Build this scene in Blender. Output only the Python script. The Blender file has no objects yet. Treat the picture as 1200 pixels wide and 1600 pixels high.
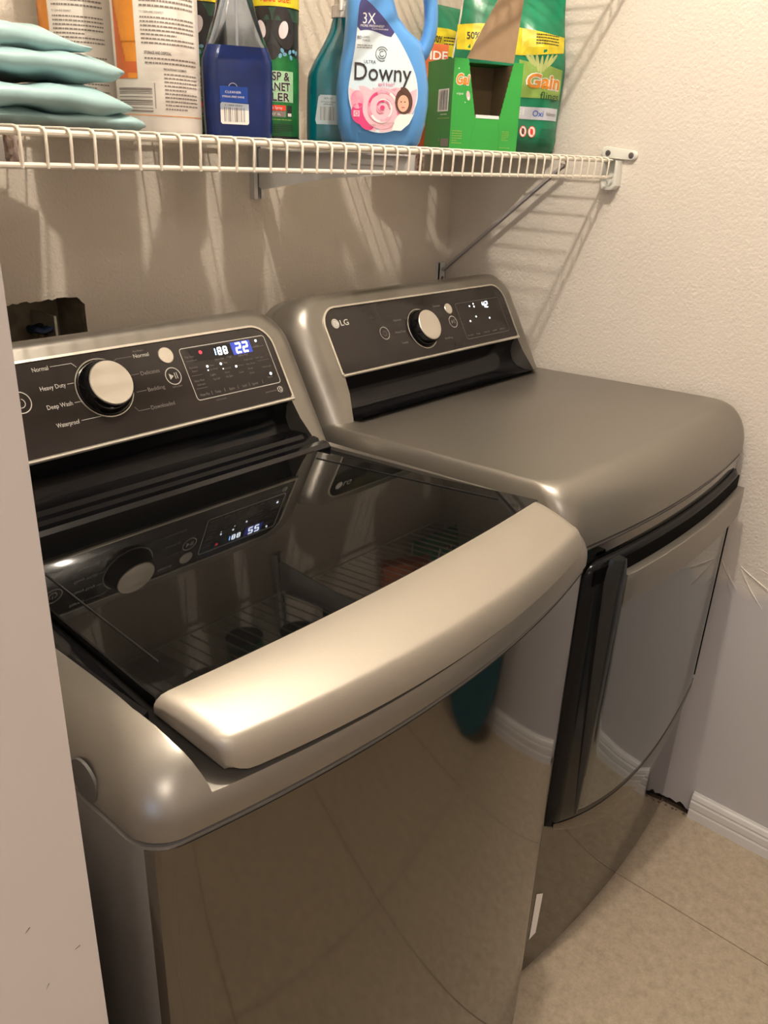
import bpy, bmesh, math, random
from mathutils import Vector, Matrix
from mathutils.geometry import tessellate_polygon
random.seed(7)
S = bpy.context.scene
COL = S.collection
R = math.radians
PI = math.pi

# ------------------------------------------------------------------ camera
cam_d = bpy.data.cameras.new('camera')
cam = bpy.data.objects.new('camera', cam_d); COL.objects.link(cam)
yaw, pitch, roll = R(49.1), R(23.55), R(2.47)
f = Vector((math.sin(yaw)*math.cos(pitch), math.cos(yaw)*math.cos(pitch), -math.sin(pitch)))
r_ = f.cross(Vector((0, 0, 1))).normalized(); u_ = r_.cross(f)
r2 = r_*math.cos(roll)+u_*math.sin(roll); u2 = -r_*math.sin(roll)+u_*math.cos(roll)
M = Matrix((r2, u2, -f)).transposed().to_4x4(); M.translation = Vector((-.234, -.418, 1.398))
cam.matrix_world = M
cam_d.sensor_fit = 'HORIZONTAL'; cam_d.sensor_width = 36; cam_d.lens = 36*1280/1200
cam_d.clip_start = .02
S.camera = cam

# ------------------------------------------------------------------ world, lamps, exposure
w = bpy.data.worlds.new('world'); S.world = w; w.use_nodes = True
w.node_tree.nodes['Background'].inputs[0].default_value = (.55, .68, 1, 1)
w.node_tree.nodes['Background'].inputs[1].default_value = .25
S.view_settings.view_transform = 'Standard'; S.view_settings.look = 'None'
S.view_settings.gamma = 1; S.view_settings.use_curve_mapping = False
S.view_settings.exposure = 0.5
LAMP = (.485, .015, 2.41)
ld = bpy.data.lights.new('bulb_light', 'POINT'); ld.energy = 33; ld.color = (1, .89, .755); ld.shadow_soft_size = .022
lamp_o = bpy.data.objects.new('bulb_light', ld); COL.objects.link(lamp_o); lamp_o.location = LAMP
# soft fill added behind the camera, shaped as an unseen round hall lamp
hd = bpy.data.lights.new('hall_fill_light', 'AREA'); hd.energy = 9.2; hd.color = (1, .90, .80); hd.shape = 'DISK'; hd.size = .30
hall_o = bpy.data.objects.new('hall_fill_light', hd); COL.objects.link(hall_o); hall_o.location = (-.75, -1.15, 2.41)
# added cool fill from the left for the blue glint; the window is unseen
wd = bpy.data.lights.new('cool_side_fill', 'AREA'); wd.energy = 2.2; wd.color = (.5, .68, 1); wd.shape = 'RECTANGLE'; wd.size = .6; wd.size_y = .9
win_o = bpy.data.objects.new('cool_side_fill', wd); COL.objects.link(win_o)
win_o.location = (-1.56, -.85, 1.45); win_o.rotation_euler = (0, R(-90), 0)

# ------------------------------------------------------------------ materials
def mat(name, col, rough=.5, metal=0, noise=0, nscale=20, bump=0, bscale=200, trans=0, ior=1.45, emit=0, coat=0, col2=None, detail=3, bdist=.001, spec=None):
    m = bpy.data.materials.new(name); m.use_nodes = True
    nt = m.node_tree; b = nt.nodes['Principled BSDF']
    b.inputs['Base Color'].default_value = (*col, 1); b.inputs['Roughness'].default_value = rough
    b.inputs['Metallic'].default_value = metal; b.inputs['IOR'].default_value = ior
    b.inputs['Transmission Weight'].default_value = trans
    b.inputs['Coat Weight'].default_value = coat; b.inputs['Coat Roughness'].default_value = .04
    if spec is not None: b.inputs['Specular IOR Level'].default_value = spec
    if emit:
        b.inputs['Emission Color'].default_value = (*col, 1); b.inputs['Emission Strength'].default_value = emit
    tc = nt.nodes.new('ShaderNodeTexCoord')
    if noise or col2:
        n = nt.nodes.new('ShaderNodeTexNoise'); n.inputs['Scale'].default_value = nscale; n.inputs['Detail'].default_value = detail
        nt.links.new(tc.outputs['Object'], n.inputs['Vector'])
        mx = nt.nodes.new('ShaderNodeMix'); mx.data_type = 'RGBA'
        c2 = col2 or tuple(max(0, c*(1-noise)) for c in col)
        mx.inputs['A'].default_value = (*col, 1); mx.inputs['B'].default_value = (*c2, 1)
        rp = nt.nodes.new('ShaderNodeMapRange'); rp.inputs['From Min'].default_value = .35; rp.inputs['From Max'].default_value = .65
        nt.links.new(n.outputs['Fac'], rp.inputs['Value']); nt.links.new(rp.outputs['Result'], mx.inputs['Factor'])
        nt.links.new(mx.outputs['Result'], b.inputs['Base Color'])
    if bump:
        n2 = nt.nodes.new('ShaderNodeTexNoise'); n2.inputs['Scale'].default_value = bscale; n2.inputs['Detail'].default_value = 3
        nt.links.new(tc.outputs['Object'], n2.inputs['Vector'])
        bp = nt.nodes.new('ShaderNodeBump'); bp.inputs['Strength'].default_value = bump; bp.inputs['Distance'].default_value = bdist
        nt.links.new(n2.outputs['Fac'], bp.inputs['Height']); nt.links.new(bp.outputs['Normal'], b.inputs['Normal'])
    return m

WALL = mat('wall_paint', (.68, .61, .52), .6, noise=.05, nscale=3, bump=.55, bscale=190, bdist=.003)
WALL_R = mat('wall_paint_right', (.70, .645, .575), .6, bump=.6, bscale=190, bdist=.003)
def two_zone(m):      # below the old scrape the wall was filled and repainted: smoother and greyer
    nt = m.node_tree; b = nt.nodes['Principled BSDF']
    g = nt.nodes.new('ShaderNodeNewGeometry'); sp = nt.nodes.new('ShaderNodeSeparateXYZ'); nt.links.new(g.outputs['Position'], sp.inputs[0])
    n = nt.nodes.new('ShaderNodeTexNoise'); n.inputs['Scale'].default_value = 9; nt.links.new(g.outputs['Position'], n.inputs['Vector'])
    a = nt.nodes.new('ShaderNodeMath'); a.operation = 'MULTIPLY_ADD'; a.inputs[1].default_value = .1; nt.links.new(n.outputs['Fac'], a.inputs[0]); nt.links.new(sp.outputs['Z'], a.inputs[2])
    mr = nt.nodes.new('ShaderNodeMapRange'); mr.inputs['From Min'].default_value = .64; mr.inputs['From Max'].default_value = .67; nt.links.new(a.outputs[0], mr.inputs['Value'])
    mx = nt.nodes.new('ShaderNodeMix'); mx.data_type = 'RGBA'; mx.inputs['A'].default_value = (.55, .53, .53, 1); mx.inputs['B'].default_value = (.70, .645, .575, 1)
    nt.links.new(mr.outputs['Result'], mx.inputs['Factor']); nt.links.new(mx.outputs['Result'], b.inputs['Base Color'])
    for nd in nt.nodes:
        if nd.type == 'BUMP':
            k = nt.nodes.new('ShaderNodeMath'); k.operation = 'MULTIPLY_ADD'; k.inputs[1].default_value = .5; k.inputs[2].default_value = .1
            nt.links.new(mr.outputs['Result'], k.inputs[0]); nt.links.new(k.outputs[0], nd.inputs['Strength'])
two_zone(WALL_R)
WALL_L = mat('wall_paint_left', (.66, .60, .56), .55, bump=.12, bscale=250)
CEIL = mat('ceiling_paint', (.8, .77, .72), .8, bump=.3, bscale=120)
TILE = mat('vinyl_tile', (.56, .475, .36), .45, col2=(.36, .285, .20), nscale=48, detail=15, bump=.15, bscale=220)
for nd_ in TILE.node_tree.nodes:
    if nd_.type == 'TEX_NOISE' and nd_.inputs['Scale'].default_value < 100: nd_.inputs['Roughness'].default_value = .82
GROUT = mat('tile_seam', (.12, .085, .05), .8, noise=.3)
SUB = mat('cavity_shade', (.03, .02, .015), .9, noise=.4)
TRIMW = mat('trim_paint', (.72, .70, .68), .35, bump=.05)
STEEL_P = mat('graphite_paint', (.27, .25, .22), .36, .75, noise=.04, nscale=900, bump=.03, bscale=900)
STEEL_H = mat('champagne_paint', (.40, .365, .31), .46, .7, noise=.05, nscale=1200, bump=.04, bscale=1200)
STEEL_S = mat('side_paint', (.22, .21, .20), .4, .6, noise=.05, nscale=300)
STEEL_M = mat('polished_graphite_steel', (.165, .153, .135), .065, 1, noise=.03, nscale=6)
GLASSD = mat('tinted_door_glass', (.21, .22, .215), .06, .9, noise=.03, nscale=5)
BRIGHT = mat('bright_aluminium', (.72, .68, .60), .3, .8, noise=.04)
BLACKG = mat('black_gloss', (.004, .004, .005), .12, noise=.1, ior=1.4)
LIDG = mat('black_lid_glass', (.004, .004, .004), .025, noise=.1, ior=1.38)
PANEL = mat('control_panel_glass', (.022, .017, .015), .09, noise=.1)
BLACKD = mat('black_door_plastic', (.006, .006, .007), .16, noise=.1, ior=1.22)
POCKET_SHADE = mat('pocket_shade', (.004, .004, .004), .6, noise=.1, ior=1.1)
BLACKM = mat('black_plastic', (.012, .012, .012), .35, noise=.2)
PRINTW = mat('panel_print_white', (.62, .60, .56), .6, noise=.05)
PRINTD = mat('panel_print_dim', (.20, .18, .165), .6, noise=.05)
LEDB = mat('led_blue', (.25, .5, 1), .5, emit=9, noise=0)
LEDW = mat('led_white', (.85, .92, 1), .5, emit=5)
LEDR = mat('led_red', (1, .05, .08), .5, emit=.5)
LEDG = mat('led_glow_window', (.03, .05, .35), .3, emit=.6)
WIRE = mat('white_vinyl_wire', (.74, .68, .58), .35, noise=.04)
CLIP = mat('white_clip_plastic', (.72, .72, .66), .35, noise=.03)
BRACK = mat('bracket_paint', (.66, .65, .64), .4, noise=.05)
RUST = mat('rusty_metal', (.12, .05, .03), .6, .3, col2=(.5, .42, .38), nscale=90)
SATIN = mat('aqua_satin', (.37, .56, .575), .34, noise=.12, nscale=5, bump=.12, bscale=40)
PWHITE = mat('white_label_plastic', (.76, .70, .64), .4, noise=.03)
ORANGE = mat('print_orange', (.75, .27, .03), .4, noise=.1, nscale=60)
ORANGE2 = mat('print_dark_orange', (.62, .13, .03), .4, noise=.1)
INK = mat('print_black', (.03, .025, .025), .5, noise=.1)
GREYI = mat('print_grey', (.25, .21, .19), .5, noise=.1)
WHITEI = mat('print_white', (.85, .83, .80), .45, noise=.02)
YEL = mat('print_yellow', (.80, .66, .03), .4, noise=.1, nscale=40)
RED = mat('print_red', (.75, .06, .03), .4, noise=.05)
GRN = mat('can_green', (.02, .22, .05), .35, col2=(.01, .10, .03), nscale=20)
GRNB = mat('box_green', (.04, .36, .06), .42, noise=.06, nscale=15)
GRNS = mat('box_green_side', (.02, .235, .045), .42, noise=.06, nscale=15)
GRNBAG = mat('bag_green', (.01, .27, .13), .25, col2=(.01, .17, .08), nscale=18, bump=.3, bscale=30, bdist=.004)
GRNL = mat('print_light_green', (.30, .48, .10), .35, noise=.15, nscale=40)
BROWN = mat('cardboard_inside', (.30, .20, .115), .75, noise=.08, nscale=80)
BLUEB = mat('blue_bottle_plastic', (.10, .31, .68), .3, noise=.03, coat=.1)
NAVY = mat('print_navy', (.05, .045, .17), .4, noise=.1)
SKY = mat('label_pale_blue', (.60, .75, .85), .4, col2=(.74, .80, .82), nscale=14)
PINK = mat('print_pink', (.78, .16, .32), .4, col2=(.85, .42, .52), nscale=70)
PINKL = mat('print_pale_pink', (.88, .52, .60), .4, noise=.1, nscale=60)
PINKD = mat('print_deep_pink', (.66, .05, .20), .4, noise=.1, nscale=60)
SKIN = mat('print_skin', (.72, .42, .30), .5, noise=.05)
HAIR = mat('print_hair', (.10, .045, .03), .5, noise=.2)
CLEARB = mat('clear_blue_plastic', (.62, .72, .88), .08, trans=1, ior=1.25, noise=.03)
LIQB = mat('blue_liquid', (.01, .045, .26), .12, trans=.25, noise=.2, nscale=30, coat=.4)
TEALB = mat('teal_bottle_plastic', (.0, .16, .20), .14, trans=.3, noise=.25, nscale=25, coat=.5)
LBLUE = mat('print_blue', (.03, .12, .55), .4, noise=.1)
CANBLK = mat('can_black', (.012, .014, .012), .3, noise=.2)
IRON = mat('ironing_cover_teal', (.03, .11, .135), .8, noise=.15, nscale=12)
BULB = mat('frosted_glass', (.9, .88, .84), .3, noise=.02)
CUTBRD = mat('drywall_core', (.30, .23, .16), .9, noise=.4, nscale=60, bump=.6, bscale=200)
VALVE = mat('valve_dark_blue', (.01, .02, .05), .35, .2, noise=.2)
BRASS = mat('old_brass', (.25, .17, .08), .4, .8, noise=.3)

# ------------------------------------------------------------------ helpers
def link(name, me, m=None, parent=None, smooth=False, angle=35):
    o = bpy.data.objects.new(name, me); COL.objects.link(o)
    if m is not None:
        for x in (m if isinstance(m, (list, tuple)) else [m]): me.materials.append(x)
    if parent is not None: o.parent = parent
    if smooth:
        me.shade_smooth() if hasattr(me, 'shade_smooth') else None
        me.set_sharp_from_angle(angle=R(angle))
    return o
def obj(name, vs, fs, m, parent=None, smooth=False, fix=True, angle=35, mi=None):
    me = bpy.data.meshes.new(name); me.from_pydata([tuple(v) for v in vs], [], fs)
    if mi: me.polygons.foreach_set('material_index', mi)
    if fix:
        b = bmesh.new(); b.from_mesh(me); bmesh.ops.recalc_face_normals(b, faces=b.faces); b.to_mesh(me); b.free()
    return link(name, me, m, parent, smooth, angle)
def tag(o, label=None, cat=None, group=None, kind=None):
    if label: o['label'] = label
    if cat: o['category'] = cat
    if group: o['group'] = group
    if kind: o['kind'] = kind
    return o
def thing(name, label, cat, loc=(0, 0, 0), rz=0, group=None):
    o = bpy.data.objects.new(name, None); COL.objects.link(o); o.empty_display_size = .05
    o.location = loc; o.rotation_euler = (0, 0, rz)
    return tag(o, label, cat, group)
class MB:
    def __init__(s): s.v = []; s.f = []; s.mi = []
    def add(s, vs, fs, mi=0):
        n = len(s.v); s.v += [tuple(v) for v in vs]; s.f += [tuple(i+n for i in q) for q in fs]; s.mi += [mi]*len(fs); return s
    def box(s, a, b, mi=0):
        x0, y0, z0 = a; x1, y1, z1 = b
        return s.add([(x0, y0, z0), (x1, y0, z0), (x1, y1, z0), (x0, y1, z0), (x0, y0, z1), (x1, y0, z1), (x1, y1, z1), (x0, y1, z1)],
                     [(0, 3, 2, 1), (4, 5, 6, 7), (0, 1, 5, 4), (1, 2, 6, 5), (2, 3, 7, 6), (3, 0, 4, 7)], mi)
    def loft(s, rings, cap=True, closed=True, mi=0):
        n = len(rings[0]); vs = [p for r in rings for p in r]; fs = []
        for i in range(len(rings)-1):
            for j in range(n if closed else n-1):
                k = (j+1) % n; fs.append((i*n+j, i*n+k, (i+1)*n+k, (i+1)*n+j))
        if cap: fs.append(tuple(range(n))[::-1]); fs.append(tuple((len(rings)-1)*n+j for j in range(n)))
        return s.add(vs, fs, mi)
    def tube(s, pts, r, n=8, mi=0, cap=True):
        pts = [Vector(p) for p in pts]; rs = r if isinstance(r, (list, tuple)) else [r]*len(pts)
        rings = []; up = None
        for i, p in enumerate(pts):
            d = (pts[min(i+1, len(pts)-1)]-pts[max(i-1, 0)]).normalized()
            if up is None:
                up = d.cross(Vector((.3, .2, 1)) if abs(d.z) < .9 else Vector((1, 0, 0))).normalized()
            a = (up-d*up.dot(d)).normalized(); b = d.cross(a); up = a
            rings.append([p+(a*math.cos(2*PI*k/n)+b*math.sin(2*PI*k/n))*rs[i] for k in range(n)])
        return s.loft(rings, cap, True, mi)
    def lathe(s, prof, c=(0, 0, 0), n=24, mi=0, axis=None):
        rings = [[(c[0]+r*math.cos(2*PI*k/n), c[1]+r*math.sin(2*PI*k/n), c[2]+z) for k in range(n)] for r, z in prof]
        return s.loft(rings, True, True, mi)
    def out(s, name, m, parent=None, smooth=True, fix=True, angle=35):
        return obj(name, s.v, s.f, m, parent, smooth, fix, angle, s.mi if any(s.mi) else None)
def bevel(o, wd_, seg=2, angle=40):
    b = bmesh.new(); b.from_mesh(o.data)
    es = [e for e in b.edges if len(e.link_faces) == 2 and e.calc_face_angle(0) > R(angle)]
    bmesh.ops.bevel(b, geom=es, offset=wd_, segments=seg, affect='EDGES', profile=.5, clamp_overlap=True)
    b.to_mesh(o.data); b.free(); o.data.shade_smooth(); o.data.set_sharp_from_angle(angle=R(35)); return o
def boolean(o, cutters):
    for c in cutters:
        md = o.modifiers.new('b', 'BOOLEAN'); md.operation = 'DIFFERENCE'; md.solver = 'EXACT'; md.object = c
    bpy.context.view_layer.update()
    dg = bpy.context.evaluated_depsgraph_get()
    me = bpy.data.meshes.new_from_object(o.evaluated_get(dg), preserve_all_data_layers=True, depsgraph=dg)
    o.modifiers.clear(); o.data = me
    for c in cutters: bpy.data.objects.remove(c, do_unlink=True)
    me.shade_smooth(); me.set_sharp_from_angle(angle=R(35))
    return o

_tc = {}
def glyphs(txt, bold=0):
    k = (txt, bold)
    if k not in _tc:
        cu = bpy.data.curves.new('t', 'FONT'); cu.body = txt; cu.size = 1; cu.resolution_u = 3; cu.offset = bold; cu.fill_mode = 'FRONT'
        o = bpy.data.objects.new('t', cu); COL.objects.link(o); bpy.context.view_layer.update()
        dg = bpy.context.evaluated_depsgraph_get(); me = bpy.data.meshes.new_from_object(o.evaluated_get(dg))
        vs = [(v.co.x, v.co.y) for v in me.vertices]; fs = [tuple(p.vertices) for p in me.polygons]
        bpy.data.objects.remove(o); bpy.data.meshes.remove(me); bpy.data.curves.remove(cu)
        xs = [v[0] for v in vs]; x0, x1 = min(xs), max(xs)
        _tc[k] = ([((v[0]-x0), v[1]) for v in vs], fs, x1-x0)
    return _tc[k]
class Print:
    """flat print on a real surface: shapes in (u, v) metres, laid on the surface by fn(u, v, h)"""
    def __init__(s, fn, step=None): s.fn = fn; s.m = MB(); s.mats = []; s.h = .0004; s.step = step
    def _mi(s, m):
        if m not in s.mats: s.mats.append(m)
        return s.mats.index(m)
    def _add(s, pts, fs, m, h):
        s.m.add([s.fn(u, v, h) for u, v in pts], fs, s._mi(m))
    def rect(s, u0, v0, u1, v1, m, h=.0004, n=None):
        n = n or (max(1, int(abs(u1-u0)/s.step)) if s.step else 1)
        pts = []; fs = []
        for i in range(n+1):
            u = u0+(u1-u0)*i/n; pts += [(u, v0), (u, v1)]
        for i in range(n): fs.append((2*i, 2*i+2, 2*i+3, 2*i+1))
        s._add(pts, fs, m, h)
    def poly(s, pts, m, h=.0004):
        tr = tessellate_polygon([[Vector((a, b, 0)) for a, b in pts]])
        s._add(pts, [tuple(t) for t in tr], m, h)
    def ell(s, u, v, a, b, m, h=.0004, n=24, rot=0):
        c, q = math.cos(rot), math.sin(rot)
        pts = [(u, v)]+[(u+a*math.cos(2*PI*k/n)*c-b*math.sin(2*PI*k/n)*q, v+a*math.cos(2*PI*k/n)*q+b*math.sin(2*PI*k/n)*c) for k in range(n)]
        s._add(pts, [(0, 1+k, 1+(k+1) % n) for k in range(n)], m, h)
    def ring(s, u, v, r, wd_, m, h=.0004, a0=0, a1=360, n=32, ry=None):
        ry = ry or r; pts = []; fs = []
        for k in range(n+1):
            a = R(a0+(a1-a0)*k/n); pts += [(u+(r-wd_/2)*math.cos(a), v+(ry-wd_/2)*math.sin(a)), (u+(r+wd_/2)*math.cos(a), v+(ry+wd_/2)*math.sin(a))]
        for k in range(n): fs.append((2*k, 2*k+1, 2*k+3, 2*k+2))
        s._add(pts, fs, m, h)
    def line(s, pts, wd_, m, h=.0004):
        for (a, b), (c, d) in zip(pts, pts[1:]):
            L = math.hypot(c-a, d-b) or 1; nx, ny = -(d-b)/L*wd_/2, (c-a)/L*wd_/2
            s._add([(a+nx, b+ny), (a-nx, b-ny), (c-nx, d-ny), (c+nx, d+ny)], [(0, 1, 2, 3)], m, h)
    def text(s, txt, u, v, size, m, h=.0006, align='L', bold=0, width=None, rot=0, shear=0):
        vs, fs, W = glyphs(txt, bold); k = (width/W if width else size)
        off = {'L': 0, 'C': -W*k/2, 'R': -W*k}[align]; c, q = math.cos(rot), math.sin(rot)
        pts = []
        for x, y in vs:
            X, Y = x*k+off+shear*y*size, y*size; pts.append((u+X*c-Y*q, v+X*q+Y*c))
        s._add(pts, fs, m, h)
    def greek(s, u0, u1, v0, v1, n, m, wd_=None, h=.0004, last=.6):
        dv = (v1-v0)/n; t = wd_ or abs(dv)*.38
        for i in range(n):
            v = v1-dv*(i+.5); u = u0; end = u1 if i % 5 != 4 else u0+(u1-u0)*last
            while u < end:
                L = random.uniform(.002, .006); e = min(u+L, end)
                s.rect(u, v-t/2, e, v+t/2, m, h, 1); u = e+.0009
    def bars(s, u0, u1, v0, v1, m, vert=True, h=.0006, n=26):
        rnd = random.Random(5); ws = [rnd.choice((1, 1, 2, 3)) for _ in range(2*n)]; T = sum(ws); p = 0
        for i, w_ in enumerate(ws):
            if i % 2 == 0:
                a, b = p/T, (p+w_)/T
                if vert: s.rect(u0+(u1-u0)*a, v0, u0+(u1-u0)*b, v1, m, h, 1)
                else: s.rect(u0, v0+(v1-v0)*a, u1, v0+(v1-v0)*b, m, h)
            p += w_
    def out(s, name, parent):
        return s.m.out(name, s.mats, parent, smooth=False, fix=False)

# ------------------------------------------------------------------ setting
XR, YB, H = 1.392, .826, 2.51
XL, YF = -1.6, -1.75
def structure(o): o['kind'] = 'structure'; return o
fl = structure(obj('floor', [(XL, YF, -.02), (XR+.1, YF, -.02), (XR+.1, YB+.1, -.02), (XL, YB+.1, -.02), (XL, YF, -.002), (XR+.1, YF, -.002), (XR+.1, YB+.1, -.002), (XL, YB+.1, -.002)],
    [(0, 1, 2, 3), (4, 5, 6, 7), (0, 1, 5, 4), (1, 2, 6, 5), (2, 3, 7, 6), (3, 0, 4, 7)], GROUT))
T = .457; TY = .61
tile_me = None
xs0, ys0 = 1.112, -.47
for i in range(-6, 1):
    for j in range(-3, 3):
        x0, x1 = xs0+i*T, xs0+(i+1)*T; y0, y1 = ys0+j*TY, ys0+(j+1)*TY
        x0, x1, y0, y1 = max(x0, XL), min(x1, XR), max(y0, YF), min(y1, YB)
        if x1-x0 < .02 or y1-y0 < .02: continue
        g = .0009; m_ = MB(); bz = .0012
        m_.loft([[(x0+g, y0+g, -.002), (x1-g, y0+g, -.002), (x1-g, y1-g, -.002), (x0+g, y1-g, -.002)],
                 [(x0+g, y0+g, -bz), (x1-g, y0+g, -bz), (x1-g, y1-g, -bz), (x0+g, y1-g, -bz)],
                 [(x0+g+bz, y0+g+bz, 0), (x1-g-bz, y0+g+bz, 0), (x1-g-bz, y1-g-bz, 0), (x0+g+bz, y1-g-bz, 0)]])
        m_.out('tile', TILE, fl, smooth=False)
structure(MB().box((XL-.1, YF-.1, H), (XR+.1, YB+.1, H+.05)).out('ceiling', CEIL, smooth=False))
structure(MB().box((XL, YF-.1, 0), (XR, YF, H)).out('wall_front', WALL_L, smooth=False))
# back wall with the rough hole of the outlet box
hx0, hx1, hz0, hz1 = .20, .447, .98, 1.172
hole = []
rnd = random.Random(3)
def seg(a, b, n, j):
    for k in range(n):
        t = k/n; hole.append((a[0]+(b[0]-a[0])*t+rnd.uniform(-j, j), a[1]+(b[1]-a[1])*t+rnd.uniform(-j, j)))
seg((hx0, hz0), (hx1+.004, hz0), 8, .001); seg((hx1+.004, hz0), (hx1, hz1-.012), 10, .0008)
seg((hx1, hz1-.012), (hx1-.012, hz1), 3, .0006); seg((hx1-.012, hz1), (hx0, hz1-.004), 34, .0017); seg((hx0, hz1-.004), (hx0, hz0), 8, .001)
outer = [(-.17, -.0), (XR+.0, -.0), (XR+.0, H), (-.17, H)]
tr = tessellate_polygon([[Vector((a, b, 0)) for a, b in outer], [Vector((a, b, 0)) for a, b in hole]])
allp = outer+hole; m_ = MB()
n_ = len(allp); fs = [tuple(t) for t in tr]+[tuple(i+n_ for i in t) for t in tr]
for a, b in ((0, 4), (4, len(hole))):
    for k in range(b): q = (k+1) % b; fs.append((a+k, a+q, a+q+n_, a+k+n_))
wb = structure(obj('wall_back', [(a, YB, b) for a, b in allp]+[(a, YB+.013, b) for a, b in allp], fs, [WALL, CUTBRD]))
for p in wb.data.polygons:
    if p.normal.y > -.5 : p.material_index = 1
obx = thing('outlet_box', 'recessed dark utility box in the ragged wall hole behind the washer', 'outlet box', (0, YB+.013, 0))
m_ = MB(); x0, x1, z0, z1, dp = hx0-.012, hx1+.004, hz0-.01, hz1+.004, .085; th = .004
m_.box((x0, dp, z0), (x1, dp+th, z1)).box((x0-th, 0.001, z0), (x0, dp+th, z1)).box((x1, 0.001, z0), (x1+th, dp+th, z1)).box((x0-th, 0.001, z0-th), (x1+th, dp+th, z0)).box((x0-th, 0.001, z1), (x1+th, dp+th, z1+th))
m_.out('box_shell', mat('dirty_box_plastic', (.32, .28, .2), .6, noise=.4, nscale=30), obx, smooth=False)
MB().box((hx1-.045, .004, hz0), (hx1-.041, .08, hz1-.03)).out('divider', mat('old_white_plastic', (.4, .36, .28), .5, noise=.3), obx, smooth=False)
vl = thing('water_valve', 'dark blue water valve with a round handle inside the wall box', 'valve', (.392, YB+.045, hz0+.0))
MB().tube([(0, 0, .0), (0, 0, .06), (0, -.002, .135)], [.011, .009, .006], 10).out('valve_stem', BRASS, vl)
m_ = MB()
for k in range(5):
    a = 2*PI*k/5; m_.tube([(0, -.002, .138), (.016*math.cos(a), -.002+.016*math.sin(a), .140)], [.0045, .0055], 6)
m_.tube([(.019*math.cos(2*PI*k/24), -.002+.019*math.sin(2*PI*k/24), .140+.0015*math.cos(10*PI*k/24)) for k in range(25)], .0045, 6)
m_.out('valve_handle', VALVE, vl)

# right wall: broken-out bottom edge beyond the end of the baseboard
bot = [(YF, -.0), (-.005, -.0)]
y = .0
while y < .16: bot.append((y, rnd.uniform(.010, .022))); y += .008
bot += [(.17, .0), (YB+.013, 0.)]
pts = bot+[(YB+.013, H), (YF, H)]
tr = tessellate_polygon([[Vector((a, b, 0)) for a, b in pts]])
n_ = len(pts); fs = [tuple(t) for t in tr]+[tuple(i+n_ for i in t) for t in tr]+[(k, (k+1) % n_, (k+1) % n_+n_, k+n_) for k in range(n_)]
wr = structure(obj('wall_right', [(XR, a, b) for a, b in pts]+[(XR+.013, a, b) for a, b in pts], fs, WALL_R))
MB().box((XR+.013, -.02, -.002), (XR+.02, .2, .05)).out('broken_edge_shade', SUB, wr, smooth=False)  # dark plate standing in for the shade inside the wall cavity
m_ = MB()
for k in range(26):   # torn paint and rubble at the bottom edge
    yy = rnd.uniform(-.0, .15); s_ = rnd.uniform(.0015, .0045); xx = XR-rnd.uniform(.0, .014)
    m_.lathe([(s_*.6, 0), (s_, s_*.5), (s_*.5, s_)], (xx, yy, .0), 5)
m_.out('plaster_crumb', mat('plaster_crumbs', (.30, .2, .15), .9, noise=.5, nscale=200), wr, smooth=False)['kind'] = 'stuff'
m_ = MB()
def ridge(p, q, r0, bend=.004):
    p, q = Vector(p), Vector(q); pts = []
    for k in range(9):
        t = k/8; c = p.lerp(q, t); c.y += bend*math.sin(PI*t); c.x = XR-.0003; pts.append(c)
    m_.tube(pts, [r0*(.35+.65*math.sin(PI*(.05+.9*k/8))) for k in range(9)], 6)
for a, b, rr in [((0, .055, .655), (0, .012, .60), .0016), ((0, .040, .64), (0, .008, .592), .0013), ((0, .015, .652), (0, -.06, .615), .0022), ((0, .012, .645), (0, -.045, .575), .0018),
                 ((0, -.005, .635), (0, -.10, .60), .0013), ((0, .03, .62), (0, .02, .585), .0012), ((0, .075, .60), (0, .055, .555), .0012), ((0, -.02, .66), (0, -.13, .632), .0014)]: ridge(a, b, rr)
m_.out('paint_wrinkle', WALL_R, wr)
m_ = MB(); pts = []
for k in range(14): pts.append((XR-.0006, .105-.03*k/13+rnd.uniform(-.002, .002), .03+.45*k/13))
m_.tube([Vector(p) for p in pts][::1], [.0035+.0025*math.sin(k*1.7) for k in range(14)], 6)
m_.out('caulk_bead', mat('stained_caulk', (.33, .24, .17), .7, noise=.4, nscale=60), wr)
# left partition (its end face towards us), hall walls
wl = MB().box((XL, -.006, 0), (-.05, .11, H)).box((-.17, .11, 0), (-.05, YB+.013, H)).out('wall_left', WALL_L, smooth=False); structure(wl)
m_ = MB()
for (x, z, a) in [(-.094, .927, .6), (-.088, .868, .9), (-.064, .884, .2)]:
    c, s_ = math.cos(a)*.0022, math.sin(a)*.0022; m_.add([(x-c, -.0063, z-s_), (x+c, -.0063, z+s_), (x+c*.8, -.0063, z+s_+.0007), (x-c*.8, -.0063, z-s_+.0007)], [(0, 1, 2, 3)])
m_.out('scuff_mark', INK, wl, smooth=False)
hl = MB()
wy0, wy1, wz0, wz1 = -1.17, -.53, .98, 1.92
hl.box((XL-.1, YF, 0), (XL, wy0, H)).box((XL-.1, wy1, 0), (XL, .0, H)).box((XL-.1, wy0, 0), (XL, wy1, wz0)).box((XL-.1, wy0, wz1), (XL, wy1, H))
structure(hl.out('wall_hall', WALL_L, smooth=False))
wn = bpy.data.objects.new('added_window', None); COL.objects.link(wn); wn['kind'] = 'structure'; wn.location = (XL, 0, 0)  # unseen window added to give the cool fill light a source
m_ = MB()
for a, b in (((-.07, wy0, wz0), (-.02, wy0+.03, wz1)), ((-.07, wy1-.03, wz0), (-.02, wy1, wz1)), ((-.07, wy0, wz0), (-.02, wy1, wz0+.03)), ((-.07, wy0, wz1-.03), (-.02, wy1, wz1)), ((-.06, wy0, 1.44), (-.03, wy1, 1.46))): m_.box(a, b)
m_.out('added_window_frame', TRIMW, wn, smooth=False)
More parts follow.
